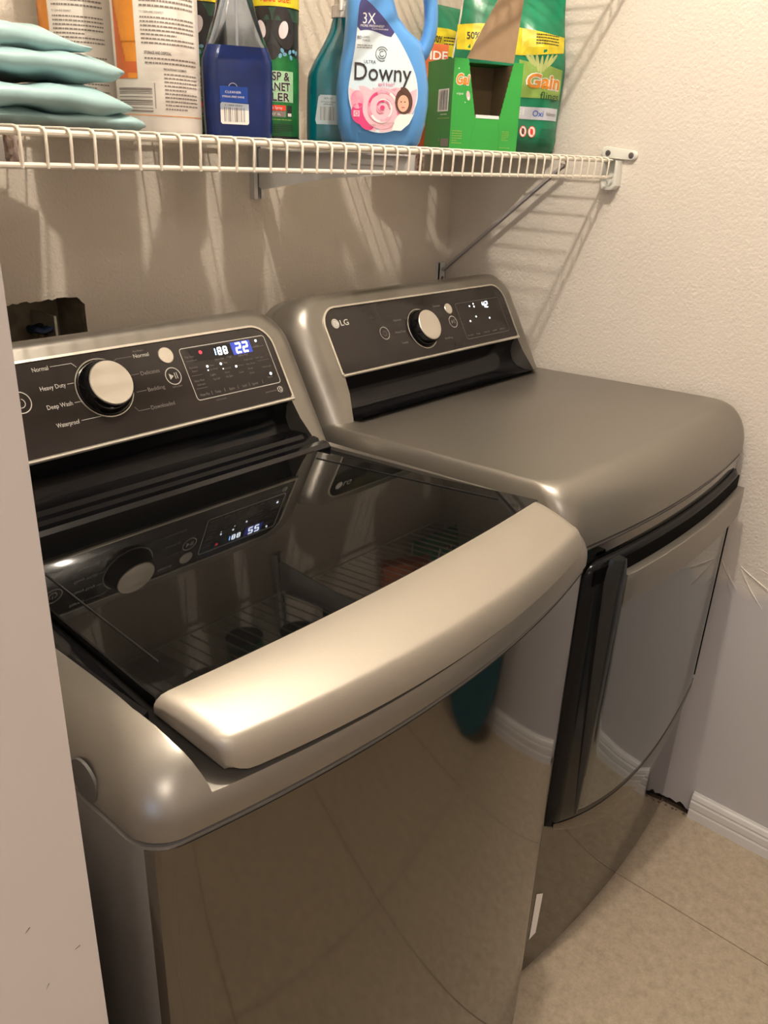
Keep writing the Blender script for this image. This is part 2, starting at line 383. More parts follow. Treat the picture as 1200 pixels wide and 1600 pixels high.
MB().box((-.05, wy0+.02, wz0+.02), (-.046, wy1-.02, wz1-.02)).out('added_pane', mat('pane_glass', (.95, .97, 1), .02, trans=1, ior=1.05), wn, smooth=False)
# baseboards
def baseboard(name, p, q, nrm):
    prof = [(0, 0), (.0125, 0), (.0125, .022), (.0105, .026), (.0125, .031), (.0125, .046), (.0100, .050), (.0112, .055), (.008, .064), (.0045, .067), (.003, .070), (0, .070)]
    p, q, n = Vector(p), Vector(q), Vector(nrm)
    return structure(MB().loft([[p+n*a+Vector((0, 0, b)) for a, b in prof], [q+n*a+Vector((0, 0, b)) for a, b in prof]]).out(name, TRIMW, None, smooth=False))
baseboard('baseboard_right', (XR, YF, 0), (XR, -.002, 0), (-1, 0, 0))
baseboard('baseboard_front', (XL, YF, 0), (XR, YF, 0), (0, 1, 0))
baseboard('baseboard_left', (XL, -.006, 0), (-.056, -.006, 0), (0, -1, 0))

# ------------------------------------------------------------------ ceiling light (outside the frame, the source of every shadow)
cl = thing('ceiling_light', 'bare round ceiling bulb above the washer, outside the picture', 'ceiling light', (LAMP[0], LAMP[1], H))
MB().lathe([(.065, 0), (.065, -.012), (.03, -.022), (.026, -.05), (.02, -.052)]).out('lamp_holder', CLIP, cl)

hlt = thing('ceiling_light', 'round flush ceiling lamp added to the hall as fill light, behind the camera and outside the picture', 'ceiling light', (-.75, -1.15, H))
MB().lathe([(.17, 0), (.175, -.02), (.17, -.06), (.155, -.075), (.12, -.085)]).out('fill_lamp_base', CLIP, hlt)
# ------------------------------------------------------------------ appliances (front-left corner of the body at the local origin)
W = .686
def bulge(x, b): return b*(1-((x-W/2)/(W/2))**2) if 0 <= x <= W else 0
def outline(ix, iy, z, b=.04, r=.028, yb=.70, iyb=0, nf=28):
    x0, x1, y0, y1 = ix, W-ix, iy, yb-iyb; P = []
    na = 8
    for k in range(na+1):
        a = PI+PI/2*k/na; P.append([x0+r+r*math.cos(a), y0+r+r*math.sin(a)])
    for k in range(1, nf): P.append([x0+r+(x1-x0-2*r)*k/nf, y0])
    for k in range(na+1):
        a = -PI/2+PI/2*k/na; P.append([x1-r+r*math.cos(a), y0+r+r*math.sin(a)])
    for i, q in enumerate(P): q[1] -= bulge(q[0], b)
    for k in range(1, 8): P.append([x1, y0+r+(y1-.02-y0-r)*k/8])
    P += [[x1, y1-.02], [x1-.006, y1-.006], [x1-.02, y1]]
    for k in range(1, 6): P.append([x1-.02-(x1-x0-.04)*k/6, y1])
    P += [[x0+.02, y1], [x0+.006, y1-.006], [x0, y1-.02]]
    for k in range(1, 8): P.append([x0, y1-.02-(y1-.02-y0-r)*k/8])
    return [(p[0], p[1], z) for p in P]

def curved_panel(name, m, parent, xa, xb, za, zb, front, thick, nx=24, nz=8, rnd_=0, side=.0, cols=None):
    """slab following y=front(x); za(x), zb(x) lower and upper edge; rnd_ rounds off its rim"""
    za_ = za if callable(za) else (lambda x: za); zb_ = zb if callable(zb) else (lambda x: zb)
    us = [0]+[(k/nx) for k in range(1, nx)]+[1]; rows = []
    V = []; F = []
    prof = [0, .004, .012]+[k/nz for k in range(1, nz)]+[.988, .996, 1]
    nn = len(prof); mm = len(us)
    for u in us:
        x = xa+(xb-xa)*u
        for t in prof:
            z = za_(x)+(zb_(x)-za_(x))*t
            dist = min((x-xa), (xb-x), (z-za_(x)), (zb_(x)-z))
            e = 0
            if rnd_ and dist < rnd_: e = rnd_-math.sqrt(max(0, rnd_**2-(rnd_-dist)**2))
            V.append((x, front(x)+min(e, thick*.9), z))
    n0 = len(V); V += [(x, front(x)+thick, z) for x, _, z in V]
    V[n0:] = [(V[i][0], front(V[i][0])+thick, V[i][2]) for i in range(n0)]
    for i in range(mm-1):
        for j in range(nn-1):
            a = i*nn+j; F += [(a, a+nn, a+nn+1, a+1), (n0+a, n0+a+1, n0+a+nn+1, n0+a+nn)]
    for i in range(mm-1):
        for j in (0, nn-1):
            a = i*nn+j; F.append((a, a+nn, n0+a+nn, n0+a))
    for j in range(nn-1):
        for i in (0, mm-1):
            a = i*nn+j; F.append((a, a+1, n0+a+1, n0+a))
    return obj(name, V, F, m, parent, True, True, 50)

KY = .47; KZ = .985
Sv = Vector((0, .5145, .8575)); Nv = Vector((0, -.8575, .5145)); O0 = Vector((0, KY, KZ))
def pan(u, v, h=0): return tuple(O0+Vector((u, 0, 0))+Sv*v+Nv*(.0012+h))

def make_body(t, zs, ztop, b, is_washer):
    # cabinet below the seam
    m_ = MB(); m_.loft([outline(.006, .010, .018, b), outline(.0, .004, .024, b), outline(0, .004, zs-.004, b), outline(.004, .008, zs-.002, b)])
    m_.out('cabinet', STEEL_S, t, angle=30)
    kb = (.012, .03) if is_washer else (.006, .009)
    MB().loft([outline(kb[0], kb[1], .012, b), outline(kb[0], kb[1], .030, b)]).out('kick_base', BLACKM, t)
    for fx in (.06, W-.06):
        for fy in (.09, .62):
            MB().lathe([(.02, 0), (.022, .003), (.022, .008), (.01, .012)], (fx, fy, 0), 14).out('foot', BLACKM, t)
    MB().loft([outline(.006, .011, zs-.003, b), outline(.006, .011, zs+.005, b)]).out('seam_gasket', BLACKM, t)
    # top cover with rolled shoulders
    rings = [outline(.003, .003, zs+.001, b), outline(0, 0, zs+.003, b), outline(0, 0, zs+.014, b)]
    n = 12; si, fi, ri = (.05, .098, .03) if is_washer else (.018, .052, .008)
    for k in range(1, n+1):
        a = PI/2*k/n; c = 1-math.cos(a); z = zs+.014+(ztop-.008-zs-.014)*math.sin(a)
        rr = outline(si*c, fi*c, z, b*(1-.55*c), .028+ri*c, .70, .004*c)
        rings.append([(p[0], p[1], p[2]+math.sin(a)**2*(.010-.020*max(0, p[1])/.5)) for p in rr])
    o = MB().loft(rings).out('top_cover', STEEL_P, t, angle=45)
    return o

def make_console(t, washer):
    XA, XB = .002, W-.002; rt = .070; tT = .228; F_ = .045
    def arch(i, d, back=None, dz=0):
        x0, x1, tt = XA+i, XB-i, tT-i*.55; P = []
        rr = max(.02, rt-i*.5)
        pts = [(x0, -.03)]
        pts += [(x0, (tt-rr+.03)*k/6-.03) for k in range(1, 6)]
        for k in range(9):
            a = PI-PI/2*k/8; pts.append((x0+rr+rr*math.cos(a), tt-rr+rr*math.sin(a)))
        pts += [(x0+rr+(x1-x0-2*rr)*k/12, tt) for k in range(1, 12)]
        for k in range(9):
            a = PI/2-PI/2*k/8; pts.append((x1-rr+rr*math.cos(a), tt-rr+rr*math.sin(a)))
        pts += [(x1, -.03+(tt-rr+.03)*(6-k)/6) for k in range(1, 6)]
        pts.append((x1, -.03))
        out = []
        for x, tv in pts:
            p = O0+Vector((x, 0, 0))+Sv*tv-Nv*d
            if back is not None: p = Vector((p.x, back, max(p.z-dz, .95)))
            else: p.z = max(p.z, .95)
            out.append(tuple(p))
        return out
    rings = [arch(F_, 0)]
    for k in range(1, 9):
        a = PI/2*k/8; rings.append(arch(F_*(1-math.sin(a)), .058*(1-math.cos(a))))
    rings += [arch(.0, .066), arch(.002, 0, .652, .030), arch(.010, 0, .660, .034)]
    sh = MB().loft(rings).out('console_shell', STEEL_P, t, angle=45)
    # the recess under the panel
    pa, pb = .072, W-.066
    def cut(x0, x1, t0, t1, d0, d1):
        P = []
        for tv, fl_ in ((t1, 0), (t1*.5, .004), (.0, .014), (t0, .03)):
            P.append([(x0-fl_, tv), (x1+fl_, tv)])
        rings = []
        for (a, b_) in P:
            r = []
            for (x, tv), d in ((a, d0), (b_, d0), (b_, d1), (a, d1)):
                r.append(tuple(O0+Vector((x, 0, 0))+Sv*tv-Nv*d))
            rings.append(r)
        return MB().loft(rings).out('cut', None, None, smooth=False)
    c_ = cut(pa+.003, pb-.003, -.06, .066, -.03, .045); c_.location = t.location; c_.rotation_euler = t.rotation_euler; bpy.context.view_layer.update()
    boolean(sh, [c_])
    # black concave recess
    prof = [(.066, .004), (.060, .016), (.045, .030), (.025, .036), (.010, .033), (-.004, .020), (-.012, .004), (-.016, -.02)]
    rows = []
    for k in range(25):
        x = pa-.012+(pb-pa+.024)*k/24; rows.append([tuple(O0+Vector((x, 0, 0))+Sv*a-Nv*b_) for a, b_ in prof]+[tuple(O0+Vector((x, 0, 0))+Sv*a-Nv*(b_+.006)) for a, b_ in prof[::-1]])
    MB().loft(rows).out('recess', BLACKG, t)
    # panel outline
    def pl(g):
        x0, x1, t0, t1 = pa-g, pb+g, .0675-g, .187+g; r1 = .034+g; r0 = .004; P = [(x0+r0, t0), (x1-r0, t0), (x1, t0+r0)]
        P += [(x1-r1+r1*math.cos(a), t1-r1+r1*math.sin(a)) for a in [PI/2*k/8 for k in range(9)]]
        P += [(x0+r1+r1*math.cos(a), t1-r1+r1*math.sin(a)) for a in [PI/2+PI/2*k/8 for k in range(9)]]
        return P+[(x0, t0+r0)]
    def at(P, h): return [tuple(O0+Vector((a, 0, 0))+Sv*b_+Nv*h) for a, b_ in P]
    MB().loft([at(pl(0), -.004), at(pl(0), .0007), at(pl(-.001), .0012)]).out('control_panel', PANEL, t, angle=20)
    n = len(pl(0)); V = at(pl(.0002), -.003)+at(pl(.0002), .0022)+at(pl(.0036), .0018)+at(pl(.004), -.003)
    Fs = []
    for q in range(3):
        for k in range(n): Fs.append((q*n+k, q*n+(k+1) % n, (q+1)*n+(k+1) % n, (q+1)*n+k))
    obj('panel_trim', V, Fs, BRIGHT, t, True)
    # bottom lip a little heavier
    MB().tube([pan(pa-.002, .0655, .0), pan(pb+.002, .0655, .0)], .0030, 8).out('panel_lip', BRIGHT, t)
    return sh

def disc_on(t, name, u, v, r, h0, h1, m, rtop=None, n=36, bev=.0006):
    rtop = r if rtop is None else rtop; rings = []
    for rr, h in ((r, h0), (r, h0+(h1-h0)*.15), (rtop, h1-bev), (rtop-bev, h1)):
        rings.append([pan(u+rr*math.cos(2*PI*k/n), v+rr*math.sin(2*PI*k/n), h) for k in range(n)])
    return MB().loft(rings).out(name, m, t, angle=30)
def ring_on(t, name, u, v, r, rt_, h, m, n=40):
    pts = [pan(u+r*math.cos(2*PI*k/n), v+r*math.sin(2*PI*k/n), h) for k in range(n+1)]
    return MB().tube(pts, rt_, 6, cap=False).out(name, m, t)
def knob(t, u, v):
    ring_on(t, 'knob_ring', u, v, .0395, .0009, .0008, BRIGHT)
    k_ = disc_on(t, 'knob', u, v, .0375, 0, .021, BLACKG, .0315)
    disc_on(k_, 'knob_face', u, v, .030, .0205, .0225, BRIGHT, bev=.001)

def seven(P, u, v, wd_, hh, digit, m, th=.0016, shear=.12):
    segs = {'a': ((0, 1), (1, 1)), 'b': ((1, 1), (1, .5)), 'c': ((1, .5), (1, 0)), 'd': ((0, 0), (1, 0)), 'e': ((0, .5), (0, 0)), 'f': ((0, 1), (0, .5)), 'g': ((0, .5), (1, .5))}
    on = {'1': 'bc', '2': 'abged', '8': 'abcdefg', '4': 'fgbc', '0': 'abcdef', '5': 'afgcd', '3': 'abgcd'}[digit]
    for s_ in on:
        (a, b_), (c, d) = segs[s_]
        P.line([(u+a*wd_+shear*b_*hh, v+b_*hh), (u+c*wd_+shear*d*hh, v+d*hh)], th, m, .0008)

def rrect(P, u0, v0, u1, v1, wd_, m, r=.004):
    P.line([(u0+r, v0), (u1-r, v0), (u1-r*.3, v0+r*.3), (u1, v0+r), (u1, v1-r), (u1-r*.3, v1-r*.3), (u1-r, v1), (u0+r, v1), (u0+r*.3, v1-r*.3), (u0, v1-r), (u0, v0+r), (u0+r*.3, v0+r*.3), (u0+r, v0)], wd_, m)

# ---- washer
washer = thing('washing_machine', 'graphite top-loading washing machine with black glass lid beside the left wall', 'washing machine', (0, 0, 0), R(1.0))
cov = make_body(washer, .915, .992, .04, True)
# lid well, cut into the cover
def well_hw(y): return .284+.016*max(0, min(1, (y+.03)/.08)) if y < .1 else .300-.010*(y-.1)/.4
prof = [(-.20, .925), (-.05, .9420), (-.01, .9450), (.03, .951), (.075, .968), (.12, .972), (.30, .970), (.52, .966)]
rows = []
for y, z in prof:
    hw = well_hw(y); rows.append([(.343-hw, y, z), (.343+hw, y, z), (.343+hw, y, 1.08), (.343-hw, y, 1.08)])
cutw = MB().loft(rows).out('cut', None, None, smooth=False); bpy.context.view_layer.update()
cutw.rotation_euler = washer.rotation_euler; bpy.context.view_layer.update()
boolean(cov, [cutw])
bevel(cov, .0045, 3, 38)
# black liner strips in the well
m_ = MB()
for sgn in (-1, 1):
    m_ = MB(); rr = []
    for y in [.062+.02*k for k in range(22)]:
        xo, xi = .343+sgn*(well_hw(y)-.0012), .343+sgn*(.296-.115*(y-.06)+(-.001))
        z = .9905-.020*y/.5
        rr.append([(xo, y, .969), (xo, y, z-.002), (xo-sgn*.004, y, z), (xi, y, z-.002), (xi, y, .969)])
    m_.loft(rr)
    m_.out('lid_rim', BLACKG, washer)
m_ = MB()
hp = [(.430, .969), (.430, .978), (.436, .9835), (.447, .984), (.450, .979), (.455, .979), (.458, .985), (.468, .986), (.474, .981), (.478, .981), (.482, .987), (.50, .988), (.52, .985), (.52, .969)]
m_.loft([[(x, y, z) for y, z in hp] for x in (.343-.289, .343-.28, .343+.28, .343+.289)])
m_.out('hinge_cover', BLACKG, washer)
# lid: glass with rounded front bulge + silver handle bar
lid_hw = lambda y: .289-.10*max(0, y-.065)
def lidz(y): return 1.0-.022*(max(0, y-.06)/.4)
rows = []
nx = 30; ys = [.052, .056, .08, .14, .20, .26, .32, .38, .425, .432]
def lid_ring(dz, g):
    P = []
    def pt(u, y): hw = lid_hw(y)-g; x = .343+u*hw; return (x, (y+g if y < .2 else y-g)+(.012*(u*u)-.004 if y < .06 else 0), lidz(y)+dz)
    for k in range(nx+1): P.append(pt(-1+2*k/nx, .052))
    for y in (.08, .14, .20, .26, .32, .38): P.append(pt(1, y))
    for k in range(nx+1): P.append(pt(1-2*k/nx, .43))
    for y in (.38, .32, .26, .20, .14, .08): P.append(pt(-1, y))
    return P
MB().loft([lid_ring(-.012, 0), lid_ring(-.001, 0), lid_ring(0, .0012)]).out('lid_glass', LIDG, washer, angle=20)
m_ = MB()   # inner frame line seen in the glass
for sgn in (-1, 1): MB().tube([(.343+sgn*(lid_hw(y)-.028), y, lidz(y)+.0003) for y in (.10, .2, .3, .40)], .0010, 5).out('lid_moulding', BLACKM, washer)
def handle_pt(u, v, inset=0):   # v 0 back edge .. 1 bottom edge
    hw = .291-.010*v; x = .343+.009*v+u*hw
    yb_, zb_ = .052+.012*u*u-.004, 1.0
    yf_, zf_ = -.041+.029*u*u, .950+.003*u*u
    a = PI/2*v
    # superelliptic arc
    s1 = .62
    if v < s1: q = v/s1; y = yb_+(yf_+.016-yb_)*q; z = zb_-.016*q**1.5
    else:
        q = (v-s1)/(1-s1)*PI/2; y = yf_+.016-.016*math.sin(q); z = zf_+(zb_-.016-zf_)*math.cos(q)
    return x, y, z
V = []; Fc = []; nu, nv = 44, 18
us = [-1, -.998, -.99, -.975, -.95]+[-.92+1.84*k/(nu-10) for k in range(nu-9)]+[.95, .975, .99, .998, 1]
mm = len(us)
for u in us:
    e = max(0, (abs(u)-.955)/.045); dr = .010*(1-math.sqrt(max(0, 1-e*e)))
    for j in range(nv+1):
        v = j/nv; x, y, z = handle_pt(u, v)
        # end roll-off and rounded bottom corners
        if v > .85: 
            ee = (v-.85)/.15*max(0, (abs(u)-.93)/.07); z += .010*ee*ee; 
        V.append((x, y+dr*.8*math.sin(PI/2*v), z-dr*(1-.5*v)))
    x, y, z = handle_pt(u, 1); V.append((x, y+.010, z+.001)); V.append((x, .045, .975)); x, y, z = handle_pt(u, 0); V.append((x, y, .985))
nn = nv+4
for i in range(mm-1):
    for j in range(nn): k = (j+1) % nn; Fc.append((i*nn+j, (i+1)*nn+j, (i+1)*nn+k, i*nn+k))
Fc.append(tuple(range(nn))); Fc.append(tuple((mm-1)*nn+j for j in range(nn)))
obj('lid_handle', V, Fc, STEEL_H, washer, True, True, 50)
make_console(washer, True)
# polished front
def zt_w(x): return .906
cornr = lambda x: .028-math.sqrt(.028**2-max(0, .028-x, x-(W-.028))**2)
curved_panel('front_panel', STEEL_M, washer, .005, W-.005, .05, .908, lambda x: .004-bulge(x, .04)-.0012+cornr(x), .006, nx=70, nz=3, rnd_=.0)
sb = MB(); n = 24
sb.loft([[(-.0005 if q else .002, .085+.019*math.cos(2*PI*k/n), .935+.019*math.sin(2*PI*k/n)) for k in range(n)] for q in (0, 1)]).out('side_plug', mat('dull_side_paint', (.10, .097, .09), .65, .2, noise=.05), washer)
knob(washer, .319, .138)
disc_on(washer, 'start_button', .4262, .1665, .0118, 0, .0016, BRIGHT)
P = Print(pan)
for txt, u, v, c in (('Normal', .234, .1735, .021), ('Heavy Duty', .2348, .1485, .034), ('Deep Wash', .2345, .124, .034), ('Waterproof', .2375, .0995, .031)):
    P.text(txt, u, v, .0082, PRINTW, width=c)
P.ell(0, 0, .0001, .0001, PRINTW)
P.line([(.2580, .177), (.287, .177), (.292, .171)], .0006, PRINTW)
P.line([(.2715, .1515), (.2805, .1515)], .0006, PRINTW); P.line([(.2715, .1265), (.283, .1265)], .0006, PRINTW)
P.line([(.2715, .1025), (.298, .1025), (.303, .1035)], .0006, PRINTW)
for txt, u, v, wd_ in (('Normal', .3765, .170, .024), ('Delicates', .3775, .145, .030), ('Bedding', .379, .1215, .027), ('Downloaded', .3735, .0965, .038)):
    P.text(txt, u, v, .0078, PRINTW if txt == 'Normal' else PRINTD, width=wd_)
P.text('Pre-Wash+', .3785, .178, .0035, PRINTD, width=.016)
P.line([(.346, .170), (.350, .173), (.374, .173)], .0006, PRINTD)
P.line([(.360, .148), (.375, .148)], .0006, PRINTD); P.line([(.361, .124), (.377, .124)], .0006, PRINTD); P.line([(.350, .105), (.354, .0985), (.372, .0985)], .0006, PRINTD)
P.ring(.4257, .136, .0122, .0012, PRINTW)
P.poly([(.4195, .1315), (.4195, .1405), (.4262, .136)], PRINTW); P.line([(.4285, .1315), (.4285, .1405)], .0012, PRINTW); P.line([(.4318, .1315), (.4318, .1405)], .0012, PRINTW)
P.text('Hold to Start', .4257, .1195, .0036, PRINTD, width=.016, align='C')
P.ring(.205, .1395, .0135, .0012, PRINTW); P.ring(.205, .1385, .0058, .001, PRINTW, a0=115, a1=425); P.line([(.205, .139), (.205, .1455)], .001, PRINTW)
rrect(P, .4500, .0945, .6085, .1720, .0010, PRINTW)
D = Print(pan)
D.poly([(.4700, .1500), (.540, .1490), (.540, .1690), (.4640, .1700)], BLACKG, .0003)
D.rect(.5405, .1495, .5780, .1690, LEDG, .0003)
seven(D, .5075, .1545, .0012, .0098, '1', LEDB, .0013); seven(D, .5140, .1545, .0055, .0098, '8', LEDW, .0020); seven(D, .5245, .1545, .0055, .0098, '8', LEDW, .0020)
seven(D, .5480, .1522, .0082, .0140, '2', LEDW, .0025); seven(D, .5615, .1522, .0082, .0140, '2', LEDW, .0025)
D.ell(.4839, .1625, .0030, .0028, LEDR, .0006)
for a, b_, r0 in ((.4866, .1404, .0017), (.5112, .1404, .0017), (.5364, .1323, .0017), (.5900, .1655, .0019), (.5951, .1111, .0021), (.4855, .1345, .0008), (.5120, .1325, .0008)): D.ell(a, b_, r0, r0, LEDW, .0006, 12)
D.out('display', washer)['kind'] = 'stuff'
rows_ = [('Tub Clean', .4545, .1570, .016), ('Remote', .4560, .1410, .014), ('Start', .4580, .1355, .010), ('Delay Wash', .4560, .1210, .017), ('Add Item', .4580, .1150, .014),
         ('Heavy', .4905, .1395, .008), ('Extra Hot', .5040, .1465, .016), ('High', .5260, .1475, .010), ('Extra High', .5480, .1460, .018), ('Hot', .5155, .1395, .008), ('Medium', .5400, .1315, .011),
         ('Cold Wash', .4860, .1335, .017), ('Normal', .5120, .1310, .014), ('Light', .4860, .1255, .010), ('Tap Cold', .4880, .1185, .012), ('No Spin', .5120, .1185, .012), ('Warm', .5120, .1250, .009), ('Low', .5380, .1210, .008),
         ('Fresh Care', .5550, .1380, .017), ('Extra Rinse', .5560, .1310, .017), ('Soak', .5560, .1240, .010), ('Steam', .5560, .1170, .010), ('Cold Care', .5760, .1380, .016), ('Lock', .5820, .1560, .010), ('Control Lock', .5830, .1220, .018), ('Signal', .5860, .1050, .010)]
for txt, u, v, wd_ in rows_: P.text(txt, u, v, .0042, PRINTD, width=wd_)
for txt, u, wd_ in (('Water Plus', .4560, .0170), ('Temp.', .4830, .0110), ('Spin', .5090, .0100), ('Soil', .5340, .0080), ('Special', .5530, .0110)): P.text(txt, u, .0995, .0052, PRINTD, width=wd_)
for u in (.4775, .5010, .5260, .5480, .5740): P.line([(u, .0985), (u, .1045)], .0007, PRINTD)
for v in (.1525, .1305, .1110): P.line([(.4545, v), (.474, v)], .0005, PRINTD)
for v in (.1540, .1320): P.line([(.578, v+.002), (.602, v+.002)], .0005, PRINTD)
P.text('Inverter Direct Drive', .5720, .0830, .0034, PRINTD, width=.022); P.text('10', .5965, .0810, .0090, PRINTW, width=.0085); P.ring(.6020, .0840, .0046, .0007, PRINTW)
P.text('Hold for 3 seconds', .480, .0885, .0028, PRINTD, width=.018)
P.out('panel_print', washer)['kind'] = 'stuff'

# ---- dryer
dryer = thing('clothes_dryer', 'graphite front-loading clothes dryer with flat metallic top beside the right wall', 'clothes dryer', (.702, .058, 0), 0)
make_body(dryer, .897, .988, .026, False)
make_console(dryer, False)
bD = .026
fd = lambda x: .004-bulge(x, bD)
curved_panel('front_panel', STEEL_M, dryer, .005, W-.005, .022, .890, lambda x: fd(x)-.0012+cornr(x), .006, nx=70, nz=3)
zlo = lambda x: .276+.100*((x-.343)/.29)**2
zgl = lambda x: .340+.060*((x-.343)/.29)**2
zhi = lambda x: .872
door = bpy.data.objects.new('door', None); COL.objects.link(door); door.parent = dryer; door['label'] = 'black framed door with tinted mirror glass'
curved_panel('door_frame', BLACKD, door, .050, .642, zlo, lambda x: .868-.022*max(0, (.078-x)/.028)**2, lambda x: fd(x)-.014, .012, nx=40, nz=10, rnd_=.010)
curved_panel('handle_pocket_shade', POCKET_SHADE, door, .062, .634, .834, .860, lambda x: fd(x)-.0145, .002, nx=36, nz=3)  # flat matte black strip stands in for the shaded handle recess
curved_panel('door_skirt', STEEL_M, door, .060, .640, lambda x: zlo(x)+.001, lambda x: zgl(x)-.014, lambda x: fd(x)-.0155, .003, nx=36, nz=4, rnd_=.002)
curved_panel('door_glass', GLASSD, door, .128, .627, zgl, .832, lambda x: fd(x)-.0165, .006, nx=36, nz=6, rnd_=.003)
curved_panel('door_handle', STEEL_P, door, .132, .640, .782, .836, lambda x: fd(x)-.030, .017, nx=36, nz=4, rnd_=.003)
# black grip rail left of the glass
rows = []
for k in range(31):
    z = .868-.50*k/30; t_ = k/30
    xa_, xb_ = .088+.030*t_, .130
    if k == 0: xa_, xb_ = .098, .122
    if k == 1: xa_, xb_ = .092, .127
    hgt = .016*(1-t_)**.7+.001
    rows.append([(xa_, fd(xa_)-.013, z), (xa_+.003, fd(xa_)-.014-hgt*.7, z), ((xa_+xb_)/2, fd(xa_)-.0145-hgt, z), (xb_-.003, fd(xb_)-.014-hgt*.8, z), (xb_, fd(xb_)-.013, z)])
MB().loft(rows).out('grip_rail', mat('grip_dark_grey', (.018, .019, .019), .2, ior=1.35, noise=.1), door, angle=60)
curved_panel('hinge_strip', STEEL_M, door, .6345, .6400, .40, .80, lambda x: fd(x)-.0155, .003, nx=2, nz=8)
knob(dryer, .318, .122)
disc_on(dryer, 'start_button', .4168, .1525, .0110, 0, .0016, BRIGHT)
P = Print(pan)
P.ell(.0966, .159, .0088, .0088, PRINTW); P.ring(.0966, .159, .0066, .0008, PRINTD, .0006, 20, 340); P.line([(.0966, .161), (.0966, .156), (.0985, .156)], .0008, PRINTD, .0006)
P.text('LG', .1085, .1535, .0150, PRINTW, width=.0205, bold=.012)
P.ring(.2101, .1266, .0118, .0010, PRINTW); P.ring(.2101, .1266, .0050, .0007, PRINTD, a0=115, a1=425); P.line([(.2101, .127), (.2101, .133)], .0007, PRINTD)
P.ring(.4175, .1245, .0118, .0010, PRINTW); P.poly([(.4125, .1205), (.4125, .1285), (.4180, .1245)], PRINTD); P.line([(.4200, .1205), (.4200, .1285)], .001, PRINTD); P.line([(.4228, .1205), (.4228, .1285)], .001, PRINTD)
rrect(P, .4430, .0830, .5970, .1600, .0007, PRINTD)
for txt, u, v, wd_ in (('Normal', .245, .145, .022), ('Heavy Duty', .238, .122, .030), ('Towels', .246, .100, .018), ('Delicates', .372, .160, .022), ('Bedding', .374, .092, .024)): P.text(txt, u, v, .006, PRINTD, width=wd_)
D = Print(pan)
seven(D, .5330, .1425, .0065, .0120, '4', LEDW, .0019); seven(D, .5440, .1425, .0065, .0120, '2', LEDW, .0019)
for a, b_, r0 in ((.4880, .1505, .0016), (.5030, .1480, .0018), (.5030, .1540, .0015), (.4978, .1263, .0017), (.4734, .1192, .0018), (.5419, .1183, .0017)): D.ell(a, b_, r0, r0, LEDW, .0006, 12)
D.out('display', dryer)['kind'] = 'stuff'
for i, wd_ in enumerate((.018, .014, .02, .016, .018)): P.text(('Dry Level', 'Temp.', 'Time Dry', 'Signal', 'Static')[i], .448+.029*i, .0890, .0042, PRINTD, width=wd_)
P.out('panel_print', dryer)['kind'] = 'stuff'
Q = Print(lambda u, v, h: (u, fd(u)-.0015-h, v))
Q.poly([(.060, .100), (.078, .104), (.082, .200), (.062, .212)], WHITEI)
Q.out('sticker', dryer)

# ------------------------------------------------------------------ wire shelves
PITCH = .0262; YS = .42; ZS = 1.4095
def make_shelf(z, label):
    t = thing('wire_shelf', label, 'shelf', (0, 0, z), 0)
    for nm, y, zz, r0 in (('front_rail', YS+.003, -.0050, .0034), ('lip_rail', YS-.001, -.0350, .0031), ('back_rail', YB-.010, -.0045, .0030), ('middle_rail', .62, -.0045, .0030)):
        MB().tube([(-.046, y, zz), (XR-.014, y, zz)], r0, 10).out(nm, WIRE, t)
    me = None; x = -.036
    path = [(0, YB-.006, 0), (0, .7, 0), (0, YS+.004, 0), (0, YS-.002, -.0012), (0, YS-.005, -.005), (0, YS-.0045, -.020), (0, YS-.0035, -.0375)]
    while x < XR-.02:
        if me is None:
            o = MB().tube(path, .0017, 6).out('wire', WIRE, t, angle=80); me = o.data
        else:
            o = bpy.data.objects.new('wire', me); COL.objects.link(o); o.parent = t
        o.location.x = x; x += PITCH
    return t
make_shelf(ZS, 'white wire shelf holding the cleaning supplies above the machines')
make_shelf(ZS+.36, 'empty white wire shelf above the stocked one, out of the picture')

def make_bracket(x, z, label, grp=None):
    t = thing('shelf_bracket', label, 'bracket', (x, 0, z))
    y0, y1 = YB-.012, YS+.022
    pr = [(y0, -.010), (y1, -.010), (y1, -.036), (y1+.20, -.052), (y0-.01, -.078), (y0, -.074)]
    V = [(-.0016, a, b_) for a, b_ in pr]+[(.0016, a, b_) for a, b_ in pr]; n = len(pr)
    obj('bracket_arm', V, [tuple(range(n)), tuple(range(n, 2*n))]+[(k, (k+1) % n, (k+1) % n+n, k+n) for k in range(n)], BRACK, t)
    MB().box((-.010, y1+.02, -.0125), (.010, y0-.02, -.0105)).out('bracket_flange', BRACK, t, smooth=False)
    o = MB().tube([(0, y1+.05, -.024), (0, y1+.14, -.024)], [.0055, .0055], 8).out('bracket_rib', BRACK, t); 
    m_ = MB(); pts = [(-.0045, y1-.001, -.030), (-.0055, y1-.010, -.024), (-.0055, y1-.012, -.014), (-.004, y1-.004, -.009), (.004, y1-.002, -.011)]
    m_.tube(pts, [.0026, .0034, .003, .0026, .002], 6); m_.box((-.0045, y1-.006, -.034), (.0045, y1+.004, -.008))
    m_.out('bracket_clip', RUST, t)
    return t
make_bracket(.805, ZS, 'white sheet metal bracket under the middle of the stocked shelf')
make_bracket(.176, ZS, 'white metal bracket with a rusty clip under the folded satin, left')
